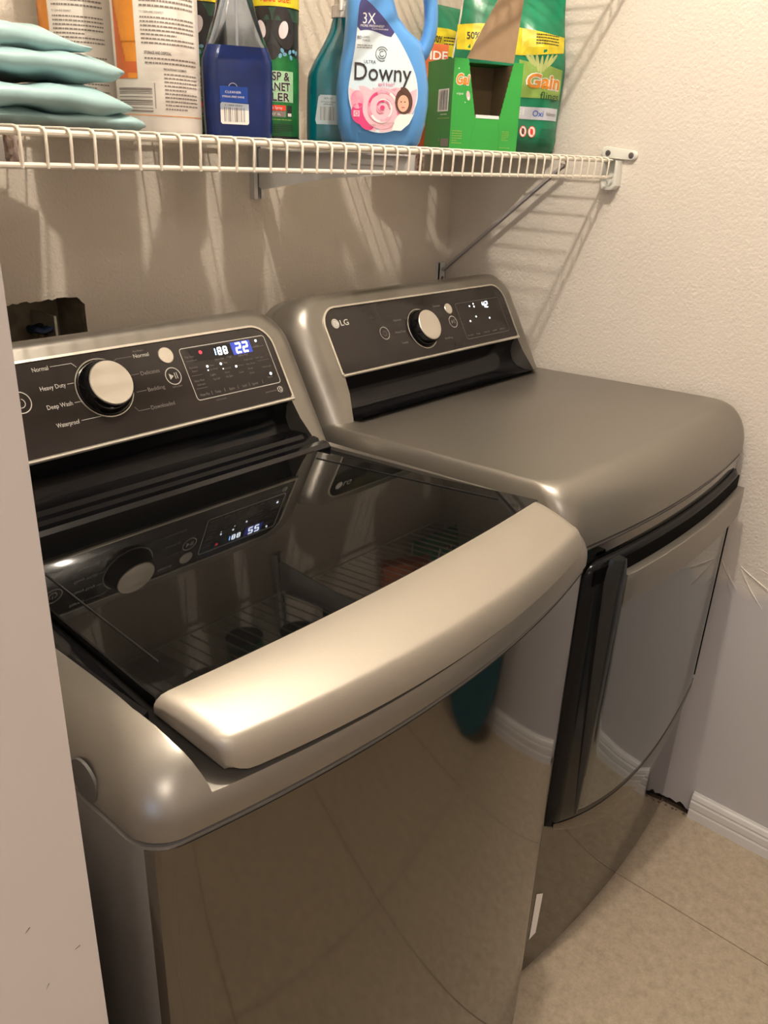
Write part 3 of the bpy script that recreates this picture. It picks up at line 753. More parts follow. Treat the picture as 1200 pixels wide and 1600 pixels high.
def standard(x, label):
    t = thing('shelf_standard', label, 'shelf rail', (x, YB, 0))
    m_ = MB(); m_.box((-.0125, -.003, 1.315), (.0125, -.0005, 2.25)).box((-.0125, -.012, 1.315), (-.010, -.003, 2.25)).box((.010, -.012, 1.315), (.0125, -.003, 2.25)).box((-.0125, -.0125, 1.315), (-.004, -.0115, 2.25)).box((.004, -.0125, 1.315), (.0125, -.0115, 2.25))
    m_.out('rail', BRACK, t, smooth=False)
    m_ = MB(); z = 1.335
    while z < 2.22: m_.box((-.0022, -.0124, z), (.0022, -.0032, z+.004)); z += .05
    m_.out('web', BRACK, t, smooth=False)
    MB().box((-.0039, -.0040, 1.317), (.0039, -.0031, 2.24)).out('slot_shade', BLACKM, t, smooth=False)
standard(.805, 'vertical slotted metal rail on the back wall behind the spray bottles')
standard(.176, 'vertical slotted metal rail on the back wall behind the satin and wipes')
for zz, nm in ((ZS, 'stocked'), (ZS+.36, 'upper, unseen')):
    pass
make_bracket(.805, ZS+.36, 'bracket under the middle of the empty upper shelf')
make_bracket(.176, ZS+.36, 'bracket under the left of the empty upper shelf')
# diagonal brace beside the right wall
br = thing('shelf_brace', 'diagonal metal brace from the back wall up to the shelf by the right wall', 'brace', (1.362, 0, 0))
rr = []
A = Vector((0, YB-.012, 1.155)); B = Vector((.004, .523, ZS-.014)); d = (B-A)
for k in range(9):
    c = A+d*k/8; nn_ = Vector((0, -d.z, d.y)).normalized()*.0055
    rr.append([c+Vector((-.0055, 0, 0)), c+Vector((-.0055, 0, 0))+nn_, c+Vector((-.004, 0, 0))+nn_, c+Vector((-.0035, 0, 0))+nn_*.4, c+Vector((.0035, 0, 0))+nn_*.4, c+Vector((.004, 0, 0))+nn_, c+Vector((.0055, 0, 0))+nn_, c+Vector((.0055, 0, 0))])
MB().loft(rr).out('strut', mat('grey_brace_paint', (.42, .40, .40), .4, .2, noise=.05), br, smooth=False)
o = MB().box((-.012, YB-.012, 1.118), (.012, YB-.009, 1.170)).box((-.012, YB-.012, 1.118), (-.010, YB-.0005, 1.170)).box((.010, YB-.012, 1.118), (.012, YB-.0005, 1.170)).out('foot_plate', BRACK, br, smooth=False)
sc_ = MB().lathe([(.004, 0), (.004, .002), (.001, .003)], (0, 0, 0), 10).out('screw', RUST, br)
sc_.matrix_local = Matrix.Translation((0, YB-.012, 1.135)) @ Matrix.Rotation(R(90), 4, 'X')
MB().tube([(.004, .522, ZS-.003), (.004, .515, ZS-.016), (.004, .522, ZS-.022), (.004, .530, ZS-.014)], .0022, 6).out('hook', RUST, br)
# end bracket on the right wall
def end_bracket(z, label):
    t = thing('shelf_end_clip', label, 'bracket', (XR, YS, z))
    pr = [(-.014, -.004), (-.016, -.050), (-.008, -.058), (.012, -.058), (.018, -.046), (.018, -.004)]
    n = len(pr)
    m_ = MB(); m_.loft([[(-.024, a, b_) for a, b_ in pr], [(-.0005, a, b_) for a, b_ in pr]])
    o = m_.out('clip_shell', CLIP, t); 
    c = MB().loft([[(-.04, a*.78+.001, b_*.9+(-.0005)) for a, b_ in pr], [(-.004, a*.78+.001, b_*.9-.0005) for a, b_ in pr]]).out('cut', None, None, smooth=False)
    c.location = t.location; bpy.context.view_layer.update(); boolean(o, [c]); bevel(o, .0018, 2)
    m_ = MB(); pl_ = [(.030+.010*math.cos(a), .010+.011*math.sin(a)) for a in [R(-60+20*k) for k in range(9)]]+[(-.030+.010*math.cos(a), .006+.009*math.sin(a)) for a in [R(90+20*k) for k in range(9)]]
    m_.loft([[(-.0085, a*.9-.006, b_) for a, b_ in pl_], [(-.0005, a-.006, b_) for a, b_ in pl_]])
    bevel(m_.out('mount_plate', CLIP, t), .0015, 2)
    for yy, zz in ((.020, .009), (-.030, .006)):
        s_ = MB().lathe([(.0055, 0), (.0055, .0012), (.0035, .002), (.001, .0016)], (0, 0, 0), 14).out('screw', mat('screw_grey', (.16, .15, .15), .35, .6, noise=.1), t)  # dark grey metal screw heads
        s_.matrix_local = Matrix.Translation((-.0085, yy-.004, zz)) @ Matrix.Rotation(R(-90), 4, 'Y')
    return t
end_bracket(ZS, 'white plastic end clip with two screws holding the stocked shelf to the right wall')
end_bracket(ZS+.36, 'white plastic end clip of the upper shelf on the right wall')

# ------------------------------------------------------------------ things on the shelf
ZD = ZS+.0019
def cyl_fn(Rr, inset=0): return lambda u, v, h: ((Rr+h)*math.sin(u/Rr), -(Rr+h)*math.cos(u/Rr), v)
def flat_fn(y0): return lambda u, v, h: (u, y0-h, v)

def wipes_tub(x, y, rz, label):
    t = thing('wipes_tub', label, 'tub', (x, y, ZD), rz, 'white tubs of cleaning wipes')
    r = .0555
    MB().lathe([(r-.004, 0), (r-.001, .002), (r, .006), (r, .215), (r-.004, .222), (r-.012, .228), (r-.012, .232)], n=48).out('tub_body', PWHITE, t)
    MB().lathe([(r-.010, .231), (r-.004, .233), (r-.003, .245), (r-.006, .250), (.012, .252)], n=40).out('tub_lid', WHITEI, t)
    P = Print(cyl_fn(r), .004)
    P.rect(-.125, .020, .125, .0208, ORANGE)
    # orange picture block
    P.rect(-.062, .098, -.024, .195, ORANGE); P.rect(-.062, .195, -.024, .214, WHITEI, .0003)
    P.rect(-.062, .078, -.024, .100, ORANGE, .0004)
    for k in range(19):
        u = -.062+.002*k; P.rect(u, .060, u+.002, max(.078, .150-(u+.062)*3.6), ORANGE2, .0007, 1)
    P.rect(-.038, .060, -.024, .066, ORANGE, .0010)
    P.bars(-.060, -.006, .024, .052, GREYI, vert=False, n=9)
    for i in range(5):
        u = -.014+.0155*i; P.ring(u, .199, .0045, .0007, GREYI, n=12); P.rect(u-.004, .194, u+.003, .1947, GREYI, n=1); P.rect(u-.001, .199, u+.003, .202, INK, n=1); P.rect(u-.005, .1895, u+.005, .1905, GREYI, n=1)
    P.greek(-.016, .055, .166, .184, 4, GREYI)
    P.text('DIRECTIONS FOR USE', .024, .158, .0042, INK, width=.032, align='L', bold=.01)
    P.greek(-.016, .060, .134, .155, 4, GREYI); P.text('TO CLEAN AND DISINFECT:', -.016, .129, .0030, INK, width=.030)
    P.greek(-.016, .060, .096, .127, 7, GREYI)
    P.text('STORAGE AND DISPOSAL', -.013, .0865, .0046, INK, width=.034, bold=.015)
    P.greek(-.013, .062, .075, .0845, 2, GREYI)
    P.text('PRECAUTIONARY STATEMENTS:', .010, .0700, .0034, INK, width=.032, bold=.01)
    P.greek(.010, .062, .026, .068, 10, GREYI); P.rect(-.003, .028, -.002, .056, GREYI, n=1)
    P.out('label', t)
    return t
wt_ = wipes_tub(.4895, .645, R(-37), 'large white wipes tub with orange block and fine print, nearer of the two'); wt_.scale = (1.0, 1.0, 1.07)
wt_ = wipes_tub(.447, .765, R(-52), 'white wipes tub with orange edge, farther back behind the nearer tub'); wt_.scale = (.90, .90, 1.1)

# folded satin
def sheet(name, label, specs, grp):
    t = thing(name, label, 'folded fabric', (0, 0, ZD), 0, grp)
    for qi, (x0, x1, y0, y1, z0, z1, tip, sd) in enumerate(specs):
        rg = random.Random(sd); nx_, na = 46, 20; rings = []
        ph = [rg.uniform(0, 6) for _ in range(8)]
        for i in range(nx_+1):
            u = i/nx_; x = x0+(x1-x0)*u
            e = max(0, (u-tip)/(1-tip)); tap = math.sqrt(max(0, 1-e**3.6)) if e > 0 else 1
            zc = (z0+z1)/2-.10*(z1-z0)*e; hh = (z1-z0)/2*max(.22, tap)*(1+.07*math.sin(7*u+ph[0])+.05*math.sin(17*u+ph[1]))
            zc += .04*(z1-z0)*math.sin(4*u+ph[2])
            ya = y0+.006*math.sin(6*u+ph[3])+.02*e*e; yb_ = y1-.01*e
            ring = []
            for k in range(na):
                a = 2*PI*k/na; c, s_ = math.cos(a), math.sin(a)
                cy = math.copysign(abs(c)**.45, c); cz = math.copysign(abs(s_)**.8, s_)
                wr_ = .0022*math.sin(19*u+3*a+ph[4])+.0016*math.sin(43*u-4*a+ph[5])+.0014*math.sin(9*u+2*a+ph[7])
                yy_ = (ya+yb_)/2+(yb_-ya)/2*cy
                z = zc+(hh+wr_)*cz; ring.append((x+.004*math.sin(2*a+ph[6])*(1-e), yy_, max(z, .0002)))
            rings.append(ring)
        MB().loft(rings).out('fold', SATIN, t, angle=80)
    return t
sheet('folded_satin_sheet', 'aqua satin sheet folded flat, lower of the stack of two at the left end', [(-.04, .400, .520, .75, .000, .018, .93, 1), (-.04, .375, .510, .74, .013, .046, .80, 2)], 'folded aqua satin sheets')
sheet('folded_satin_sheet', 'aqua satin sheet folded flat, upper of the stack of two at the left end', [(-.04, .365, .510, .73, .050, .080, .80, 3), (-.04, .330, .52, .72, .070, .102, .42, 5)], 'folded aqua satin sheets')

# rounded-rectangle lofts for bottles
def rr_ring(hx, hy, r, z, n=6, cx=0, cy=0):
    P = []
    for (sx, sy, a0) in ((1, 1, 0), (-1, 1, 90), (-1, -1, 180), (1, -1, 270)):
        for k in range(n+1):
            a = R(a0+90*k/n); P.append((cx+sx*(hx-r)+r*math.cos(a), cy+sy*(hy-r)+r*math.sin(a), z))
    return P
def smoothrings(prof, n=5, sub=6):
    out = []
    for i in range(len(prof)-1):
        p0 = prof[max(i-1, 0)]; p1 = prof[i]; p2 = prof[i+1]; p3 = prof[min(i+2, len(prof)-1)]
        for s_ in range(sub):
            t_ = s_/sub; q = []
            for a, b_, c, d in zip(p0, p1, p2, p3):
                q.append(.5*((2*b_)+(-a+c)*t_+(2*a-5*b_+4*c-d)*t_*t_+(-a+3*b_-3*c+d)*t_**3))
            out.append(q)
    out.append(list(prof[-1])); return out
def spray_bottle(x, y, rz, label, body_m, liquid, wmm, dmm, prof, kind):
    t = thing('spray_bottle', label, 'bottle', (x, y, ZD), rz, 'spray bottles on the shelf')
    sm = smoothrings(prof)      # z, hx, hy, r
    MB().loft([rr_ring(q[1], q[2], min(q[3], q[1]*.98, q[2]*.98), q[0]) for q in sm]).out('bottle_body', body_m, t, angle=60)
    if liquid:
        lz = liquid; g = .0016; lr = [q for q in sm if q[0] < lz]
        MB().loft([rr_ring(q[1]-g, q[2]-g, min(q[3], q[1]*.95-g, q[2]*.95-g), q[0]+(g if i == 0 else 0)) for i, q in enumerate(lr)]).out('liquid', LIQB, t, angle=60)
        MB().tube([(0, 0, .01), (.002, 0, prof[-1][0]+.01)], .002, 8).out('dip_tube', PWHITE, t)
    zt = prof[-1][0]
    MB().lathe([(.014, zt-.001), (.0165, zt), (.0165, zt+.016), (.013, zt+.018), (.012, zt+.03)], n=20).out('collar', PWHITE if kind == 'teal' else LBLUE, t)
    h_ = MB(); h_.loft([rr_ring(.010, .020, .006, zt+.028, cy=.004), rr_ring(.011, .030, .006, zt+.045, cy=-.004), rr_ring(.010, .034, .006, zt+.060, cy=-.004), rr_ring(.006, .028, .004, zt+.066, cy=-.002)])
    h_.tube([(0, -.036, zt+.052), (0, -.046, zt+.052)], .006, 10); h_.tube([(0, -.022, zt+.040), (0, -.034, zt+.026), (0, -.036, zt+.006)], [.005, .004, .003], 8)
    h_.out('trigger_head', PWHITE if kind == 'teal' else LBLUE, t)
    hy = prof[1][2]; P = Print(flat_fn(-hy))
    if kind == 'blue':
        P.rect(-.028, .044, .010, .064, LBLUE); P.text('CLEANER', -.021, .0555, .0040, WHITEI, width=.022); P.text('STREAK-FREE SHINE', -.025, .050, .0034, WHITEI, width=.030)
        P.ring(-.010, .0620, .006, .0008, WHITEI, a0=20, a1=160)
        P.poly([(-.026, .017), (.009, .017), (.011, .019), (.011, .043), (-.026, .044), (-.028, .042), (-.028, .019)], WHITEI, .0005); P.bars(-.023, .006, .020, .038, GREYI, n=14, h=.0008); P.text('0 19800 00203', -.022, .0395, .0030, INK, width=.024)
    else:
        LU = -.018
        P.poly([(LU-.020, .028), (LU+.014, .028), (LU+.016, .032), (LU+.016, .068), (LU+.013, .071), (LU-.014, .071), (LU-.017, .068), (LU-.022, .034)], mat('pale_label', (.42, .50, .53), .4, noise=.05), .0005)
        P.bars(LU-.014, LU+.010, .034, .054, GREYI, n=12, h=.0008); P.text('28 FL OZ', LU-.001, .065, .0034, INK, width=.014, align='C', h=.0008); P.text('All Purpose Cleaner', LU-.001, .060, .003, INK, width=.024, align='C', h=.0008)
        P.text('SPRAY', LU-.001, .0565, .003, INK, width=.016, align='C', h=.0008)
    P.out('label', t)
    return t
spray_bottle(.588, .601, R(-30), 'clear spray bottle part filled with deep blue cleaner, barcode sticker low on it', CLEARB, .116, 0, 0,
    [(0, .043, .026, .018), (.006, .0465, .0295, .018), (.085, .0480, .030, .018), (.104, .0455, .0285, .017), (.124, .0375, .026, .016), (.150, .0290, .022, .015), (.185, .0205, .019, .0155), (.215, .0140, .0140, .0135), (.228, .0130, .0130, .0125)], 'blue')
spray_bottle(.839, .645, R(-46), 'teal translucent spray bottle with a pale barcode label, left of the blue jug', TEALB, 0, 0, 0,
    [(0, .051, .026, .018), (.006, .0545, .030, .018), (.088, .0540, .030, .018), (.112, .047, .029, .017), (.135, .034, .026, .016), (.160, .021, .0205, .0175), (.176, .0160, .0160, .0155), (.182, .0145, .0145, .0140)], 'teal')

def spray_can(x, y, rz, label):
    t = thing('spray_can', label, 'can', (x, y, ZD), rz, 'wasp spray cans')
    r = .0345
    MB().lathe([(r-.002, 0), (r, .002), (r, .004), (r-.001, .0055), (r-.001, .225), (r-.004, .234), (.018, .246)], n=40).out('can_body', CANBLK, t)
    MB().lathe([(.016, .244), (.020, .246), (.020, .262), (.016, .268), (.008, .268)], n=24).out('can_cap', BLACKM, t)
    P = Print(cyl_fn(r-.001), .003)
    P.rect(-.105, .006, .105, .104, GRN, .0003)
    for k in range(9): P.ell(-.040+.010*k, .104+.003*math.sin(k*2.3), .007, .004+.002*(k % 2), GRN, .0004, 12)
    P.rect(-.105, .150, .105, .165, mat('can_dusky_green', (.04, .10, .06), .4, noise=.4, nscale=60), .0003)
    for k in range(16): P.ell(-.036+.005*k+random.uniform(-.002, .002), .109+random.uniform(-.003, .006), .0025, .0035, mat('ice_blue', (.18, .42, .58), .4, noise=.2) if k == 0 else bpy.data.materials['ice_blue'], .0006, 6, rot=k)
    for sx in (-1, 1):
        P.ell(sx*.0165, .142, .0150, .027, INK, .0008, 24, rot=sx*.2); P.ell(sx*.0155, .139, .0065, .011, mat('eye_white', (.75, .66, .66), .5) if sx < 0 else bpy.data.materials['eye_white'], .0011, 20, rot=-sx*.25)
    P.ell(0, .112, .008, .010, INK, .0009, 14)
    P.rect(-.105, .1665, .105, .192, YEL, .0009); P.text('Value Size!', .004, .1715, .0125, RED, .0012, 'C', .012, width=.044)
    P.rect(-.030, .050, .031, .089, mat('label_glow', (.35, .62, .35), .5) , .0005)
    for txt, v, wd_ in (('WASP &', .0775, .048), ('HORNET', .0645, .050), ('KILLER', .0515, .048)):
        P.text(txt, .0, v, .0145, WHITEI, .0008, 'C', .05, width=wd_+.002); P.text(txt, .0, v, .0145, INK, .0011, 'C', .02, width=wd_)
    P.rect(-.012, .039, .018, .046, RED, .0006); P.text('Jet Spray', .004, .041, .005, WHITEI, .0009, 'C', width=.018)
    P.rect(-.012, .031, .018, .0385, GREYI, .0006); P.text('27 ft.', .004, .033, .004, WHITEI, .0009, 'C', width=.014); P.rect(.020, .031, .028, .046, INK, .0006); P.rect(.021, .032, .027, .036, WHITEI, .0009)
    P.greek(-.010, .028, .026, .029, 1, GRNL, h=.0006); P.greek(-.02, .03, .010, .022, 5, INK, h=.0006)
    P.out('label', t); t.scale = (1.08, 1.08, 1.08)
spray_can(.718, .668, R(-47), 'green and black wasp killer can with two big eyes, between blue bottle and teal bottle')
spray_can(.635, .735, R(-75), 'second green and black wasp killer can, mostly hidden behind the blue spray bottle')

# blue softener jug
jug = thing('softener_jug', 'light blue fabric softener jug with rose label and side handle', 'jug', (.829, .545, ZD), R(-42)); jug.scale = (1.035, 1.035, 1.06)
L_ = [(0, -.056, .056), (.006, -.060, .060), (.030, -.0665, .0665), (.055, -.0685, .0695), (.080, -.0680, .0690), (.105, -.0640, .0640), (.125, -.0600, .0585), (.135, -.0585, .0555)]
U_ = [(.135, -.0585, .0555), (.150, -.0570, .034), (.165, -.0560, .020), (.185, -.0555, .012), (.205, -.0550, .010), (.225, -.048, .012), (.245, -.036, .010), (.262, -.030, .006)]
def jring(z, xa, xb, hy):
    c = (xa+xb)/2; hx = (xb-xa)/2; P = []
    for k in range(40):
        a = 2*PI*k/40; cs, sn = math.cos(a), math.sin(a); P.append((c+hx*math.copysign(abs(cs)**.62, cs), hy*math.copysign(abs(sn)**.55, sn), z))
    return P
rings = [jring(z, a, b_, .034+.010*min(1, z/.02)-.006*max(0, (z-.1)/.15)) for z, a, b_ in L_+U_[1:]]
MB().loft(rings).out('jug_body', BLUEB, jug, angle=60)
hp_ = [(.046, .118), (.0600, .128), (.0680, .150), (.0690, .172), (.0655, .196), (.0560, .220), (.0380, .240), (.012, .248), (-.008, .246)]
sm = smoothrings([(a, b_) for a, b_ in hp_], sub=5); rr = []
for i, (a, b_) in enumerate(sm):
    a2, b2 = sm[min(i+1, len(sm)-1)]; a1, b1 = sm[max(i-1, 0)]; d = Vector((a2-a1, 0, b2-b1)).normalized(); n1 = Vector((d.z, 0, -d.x)); w_ = .0105+.005*max(0, 1-i/6)
    rr.append([Vector((a, 0, b_))+n1*(w_*math.cos(2*PI*k/14))+Vector((0, 1, 0))*(.016*math.sin(2*PI*k/14)) for k in range(14)])
MB().loft(rr).out('jug_handle', BLUEB, jug, angle=60)
MB().lathe([(.024, .256), (.027, .259), (.027, .264), (.024, .266), (.01, .267)], (-.012, 0, 0), 28).out('jug_cap', BLUEB, jug)
def jfn(u, v, h):
    hy = .044-.006*max(0, (v-.1)/.15); return (u, -hy*(1-.22*(abs(u)/.075)**3.2)-.0006-h, v)
P = Print(jfn)
def drop(g, n=60):
    # label outline: egg whose top leans left
    base = [(-.006, .016), (.020, .022), (.040, .040), (.049, .062), (.046, .088), (.034, .112), (.016, .138), (-.004, .160), (-.024, .177), (-.034, .182), (-.0395, .176), (-.0415, .155), (-.0445, .125), (-.0500, .092), (-.0530, .066), (-.046, .040), (-.030, .022)]
    cx, cz = -.003, .09; pts = smoothrings([base[-1]]+base+[base[0], base[1]], sub=4)[4:-5]
    return [(cx+(a-cx)*(1-g), cz+(b_-cz)*(1-g*.6)) for a, b_ in pts]
D_ = drop(0)
def clip_(pts, keep):   # keep part above/below the wave
    return [p for p in pts if keep(p)]
wave = lambda u: .1415+.0035*math.sin((u+.045)*90)
cD = (-.006, .085)
def fan(pts, m, h):
    # concentric fan so that the print follows the jug
    c = (sum(p[0] for p in pts)/len(pts), sum(p[1] for p in pts)/len(pts)); n = len(pts); V = []; F_ = []
    for q in range(6):
        k = q/5; V += [(c[0]+(a-c[0])*k, c[1]+(b_-c[1])*k) for a, b_ in pts]
    for q in range(5):
        for i in range(n): j = (i+1) % n; F_.append((q*n+i, q*n+j, (q+1)*n+j, (q+1)*n+i))
    P._add(V, F_, m, h)
fan(D_, SKY, .0003)
top = [p for p in D_ if p[1] > wave(p[0])]
top = sorted(top, key=lambda p: 0)
# order: right boundary going up then left going down, closed by the wave
right_x = max(p[0] for p in top); left_x = min(p[0] for p in top)
wv = [(left_x+(right_x-left_x)*k/12, wave(left_x+(right_x-left_x)*k/12)) for k in range(1, 12)]
fan(top+wv, NAVY, .0006)
bot_ = [(a, b_) for a, b_ in drop(.03) if b_ < .076]
wv2 = [(-.048+.092*k/10, .072+.004*math.sin(k*1.1)) for k in range(1, 10)]
fan(bot_+wv2, PINKL, .0006)
def blob(u, v, a, b_, m, h, rot=0, n=22): P.ell(u, v, a, b_, m, h, n, rot)
blob(-.040, .058, .0095, .012, PINK, .0010); blob(-.036, .040, .012, .014, PINKD, .0010, .4); blob(-.026, .028, .012, .008, PINKD, .0010, -.5)
blob(.022, .063, .012, .009, PINKL, .0009); blob(-.003, .048, .029, .027, PINKL, .0012, n=30)
for i, (a, rr0) in enumerate([(0, .024), (40, .022), (80, .021), (130, .020), (180, .019), (230, .017), (280, .015), (330, .013), (20, .010), (90, .008), (170, .006)]):
    P.ring(-.003+.002*math.cos(R(a)), .048+.002*math.sin(R(a)), rr0*.93, .0034 if i < 7 else .0022, PINK if i % 2 == 0 else (PINKD if i % 3 == 0 else WHITEI), .0014+.0001*i, a-20, a+150, 14)
blob(-.003, .049, .0035, .003, PINKD, .0028, n=12)
blob(.0285, .058, .0130, .0165, HAIR, .0030, .1); blob(.0275, .0555, .0083, .0108, SKIN, .0034); blob(.0295, .0715, .0075, .004, HAIR, .0037, -.5, 14)
P.poly([(.012, .020), (.016, .034), (.022, .041), (.032, .043), (.0440, .042), (.0445, .045), (.046, .050), (.043, .043), (.038, .030), (.026, .020)], WHITEI, .0030)
for ex in (.0243, .0300): blob(ex, .0575, .0012, .0008, HAIR, .0038, n=8)
P.rect(.0253, .0502, .0300, .0510, PINKD, .0038); P.rect(-.045, .036, -.036, .044, PINKL, .0014); P.ring(-.0405, .040, .0025, .0008, PINKD, .0018, n=10)
P.text('3X', -.0345, .1525, .0190, WHITEI, .0012, width=.0180); P.text('MORE FRESHNESS*', -.0375, .1485, .0040, WHITEI, .0012, width=.034); P.text('*VS LEADING BARGAIN BRAND', -.0220, .1455, .0026, WHITEI, .0012, width=.024)
P.text('80', -.0420, .1335, .0060, INK, .0010, width=.006); P.text('LOADS', -.0345, .1350, .0034, INK, .0010, width=.010); P.text('CHARGES', -.0345, .1310, .0034, INK, .0010, width=.011); P.greek(-.042, -.020, .1220, .1275, 2, GREYI, h=.0010)
for rr0, aa in ((.0088, (30, 300)), (.0060, (200, 500)), (.0032, (60, 330))): P.ring(-.0060, .1165, rr0, .0008, INK, .0010, aa[0], aa[1], 20)
P.text('ULTRA', -.0315, .1040, .0058, INK, .0010, width=.0170)
P.text('Downy', -.0450, .0830, .0315, INK, .0012, bold=.004, width=.0830)
P.text('april fresh*', -.0100, .0765, .0068, PINKD, .0011, width=.0240); P.text("frais bisou d'avril*", -.0180, .0705, .0052, PINKD, .0011, width=.0350)
P.text('FABRIC CONDITIONER', -.0220, .0235, .0042, GREYI, .0032, width=.038, rot=.12)
P.out('label', jug)

# open green box
bx = thing('dryer_sheet_box', 'open green cardboard box with raised flap, right of the blue jug', 'box', (.990, .530, ZD), R(-27)); bx.scale = (.86, 1.02, 1.02)
bw, bd, bh, th = .152, .105, .136, .0012
m_ = MB(); m_.box((0, 0, 0), (bw, bd, th)).box((0, bd-th, 0), (bw, bd, bh)).box((bw-th, 0, 0), (bw, bd, bh))
m_.out('carton', [GRNS], bx, smooth=False)
MB().box((th+.0002, bd-2*th, th), (bw-th-.0002, bd-th-.0002, bh-.001)).out('inner_back', BROWN, bx, smooth=False)
MB().box((bw-2*th, th, th), (bw-th-.0002, bd-2*th-.0004, bh-.001)).out('inner_side', BROWN, bx, smooth=False)
MB().box((0, th, 0), (th, bd, bh)).out('side_panel', GRNS, bx, smooth=False)
MB().box((th+.0002, th, th), (th*2, bd-2*th, bh-.001)).out('inner_side', BROWN, bx, smooth=False)
# front with torn V opening
xa_, xb_, zc_ = .040, .120, .030; jag = []
for k in range(22): t_ = k/21; jag.append((.030+(.052-.030)*t_+(.0006 if k % 2 else -.0006), bh-(bh-.052)*t_))
jag2 = [(.1300-(.1300-.108)*t_+(.0006 if k % 2 else -.0006), bh-(bh-.052)*t_) for k, t_ in [(k, k/21) for k in range(22)]]
fp = [(0, 0), (bw, 0), (bw, bh)]+jag2+jag[::-1]+[(0, bh)]
tr = tessellate_polygon([[Vector((a, b_, 0)) for a, b_ in fp]]); n_ = len(fp)
obj('front_panel', [(a, -.0003, b_) for a, b_ in fp]+[(a, th, b_) for a, b_ in fp], [tuple(t) for t in tr]+[tuple(i+n_ for i in t) for t in tr]+[(k, (k+1) % n_, (k+1) % n_+n_, k+n_) for k in range(n_)], GRNB, bx)
MB().box((.054, -.0010, .0495), (.106, th+.0006, .0545)).out('torn_edge', WHITEI, bx, smooth=False)
# top panel rests and big raised flap
MB().box((0, bd*.5, bh), (bw, bd, bh+th)).out('top_flap', GRNS, bx, smooth=False)
fv = [(.028, .006, bh-.002), (.131, .006, bh-.006), (.158, .020, bh+.105), (.110, .026, bh+.122), (.094, .024, bh+.098)]
fv = [(.028, .004, bh+.001), (.132, .004, bh-.001), (.152, .018, bh+.105), (.104, .020, bh+.103)]
FV = fv+[(a+.0002, b_+.0014, c) for a, b_, c in fv]
obj('raised_flap', FV, [(0, 1, 2, 3), (7, 6, 5, 4), (0, 1, 5, 4), (1, 2, 6, 5), (2, 3, 7, 6), (3, 0, 4, 7)], BROWN, bx)
fv = [(.104, .020, bh+.103), (.152, .018, bh+.105), (.160, .016, bh+.150), (.118, .018, bh+.150)]
FV = fv+[(a+.0002, b_+.0014, c) for a, b_, c in fv]
obj('flap_tip', FV, [(0, 1, 2, 3), (7, 6, 5, 4), (0, 1, 5, 4), (1, 2, 6, 5), (2, 3, 7, 6), (3, 0, 4, 7)], BROWN, bx)
P = Print(flat_fn(-.0004))
P.text('Gai', .0040, .0985, .0210, WHITEI, .0004, bold=.09, width=.0300, shear=.15); P.text('Gai', .0050, .0985, .0210, ORANGE, .0007, bold=.035, width=.0280, shear=.15)
P.text('original', .0085, .0830, .0048, WHITEI, width=.0140); P.ell(.0340, .0820, .0040, .0075, PINKL, .0005, 12, .3); P.ell(.0345, .0780, .0022, .0030, WHITEI, .0008, 10)
P.ell(.0100, .1210, .0012, .0012, WHITEI, .0005, 8); P.ell(.0280, .0720, .0010, .0010, WHITEI, .0005, 8)
P.greek(.004, .026, .008, .030, 6, GRNL, h=.0005, last=.5); P.greek(.116, .132, .016, .032, 6, GRNL, h=.0005); P.greek(.112, .136, .004, .007, 1, GRNL, h=.0005)
P.line([(.054, .046), (.046, .020), (.044, 0)], .0005, GRNS, .0003); P.line([(.106, .046), (.110, .020), (.111, 0)], .0008, GRNS, .0003)
P.out('front_print', bx)['kind'] = 'stuff'
P = Print(lambda u, v, h: (-h, bd-u, v))
P.rect(.050, .058, .092, .092, WHITEI, .0004); P.bars(.056, .088, .060, .090, INK, n=16); P.greek(.062, .088, .052, .055, 1, WHITEI); P.rect(.05, .047, .1, .048, GRNL)
P.rect(.070, .004, .100, .016, GREYI); P.ell(.062, .014, .003, .003, GREYI, .0004, 10)
P.out('side_print', bx)

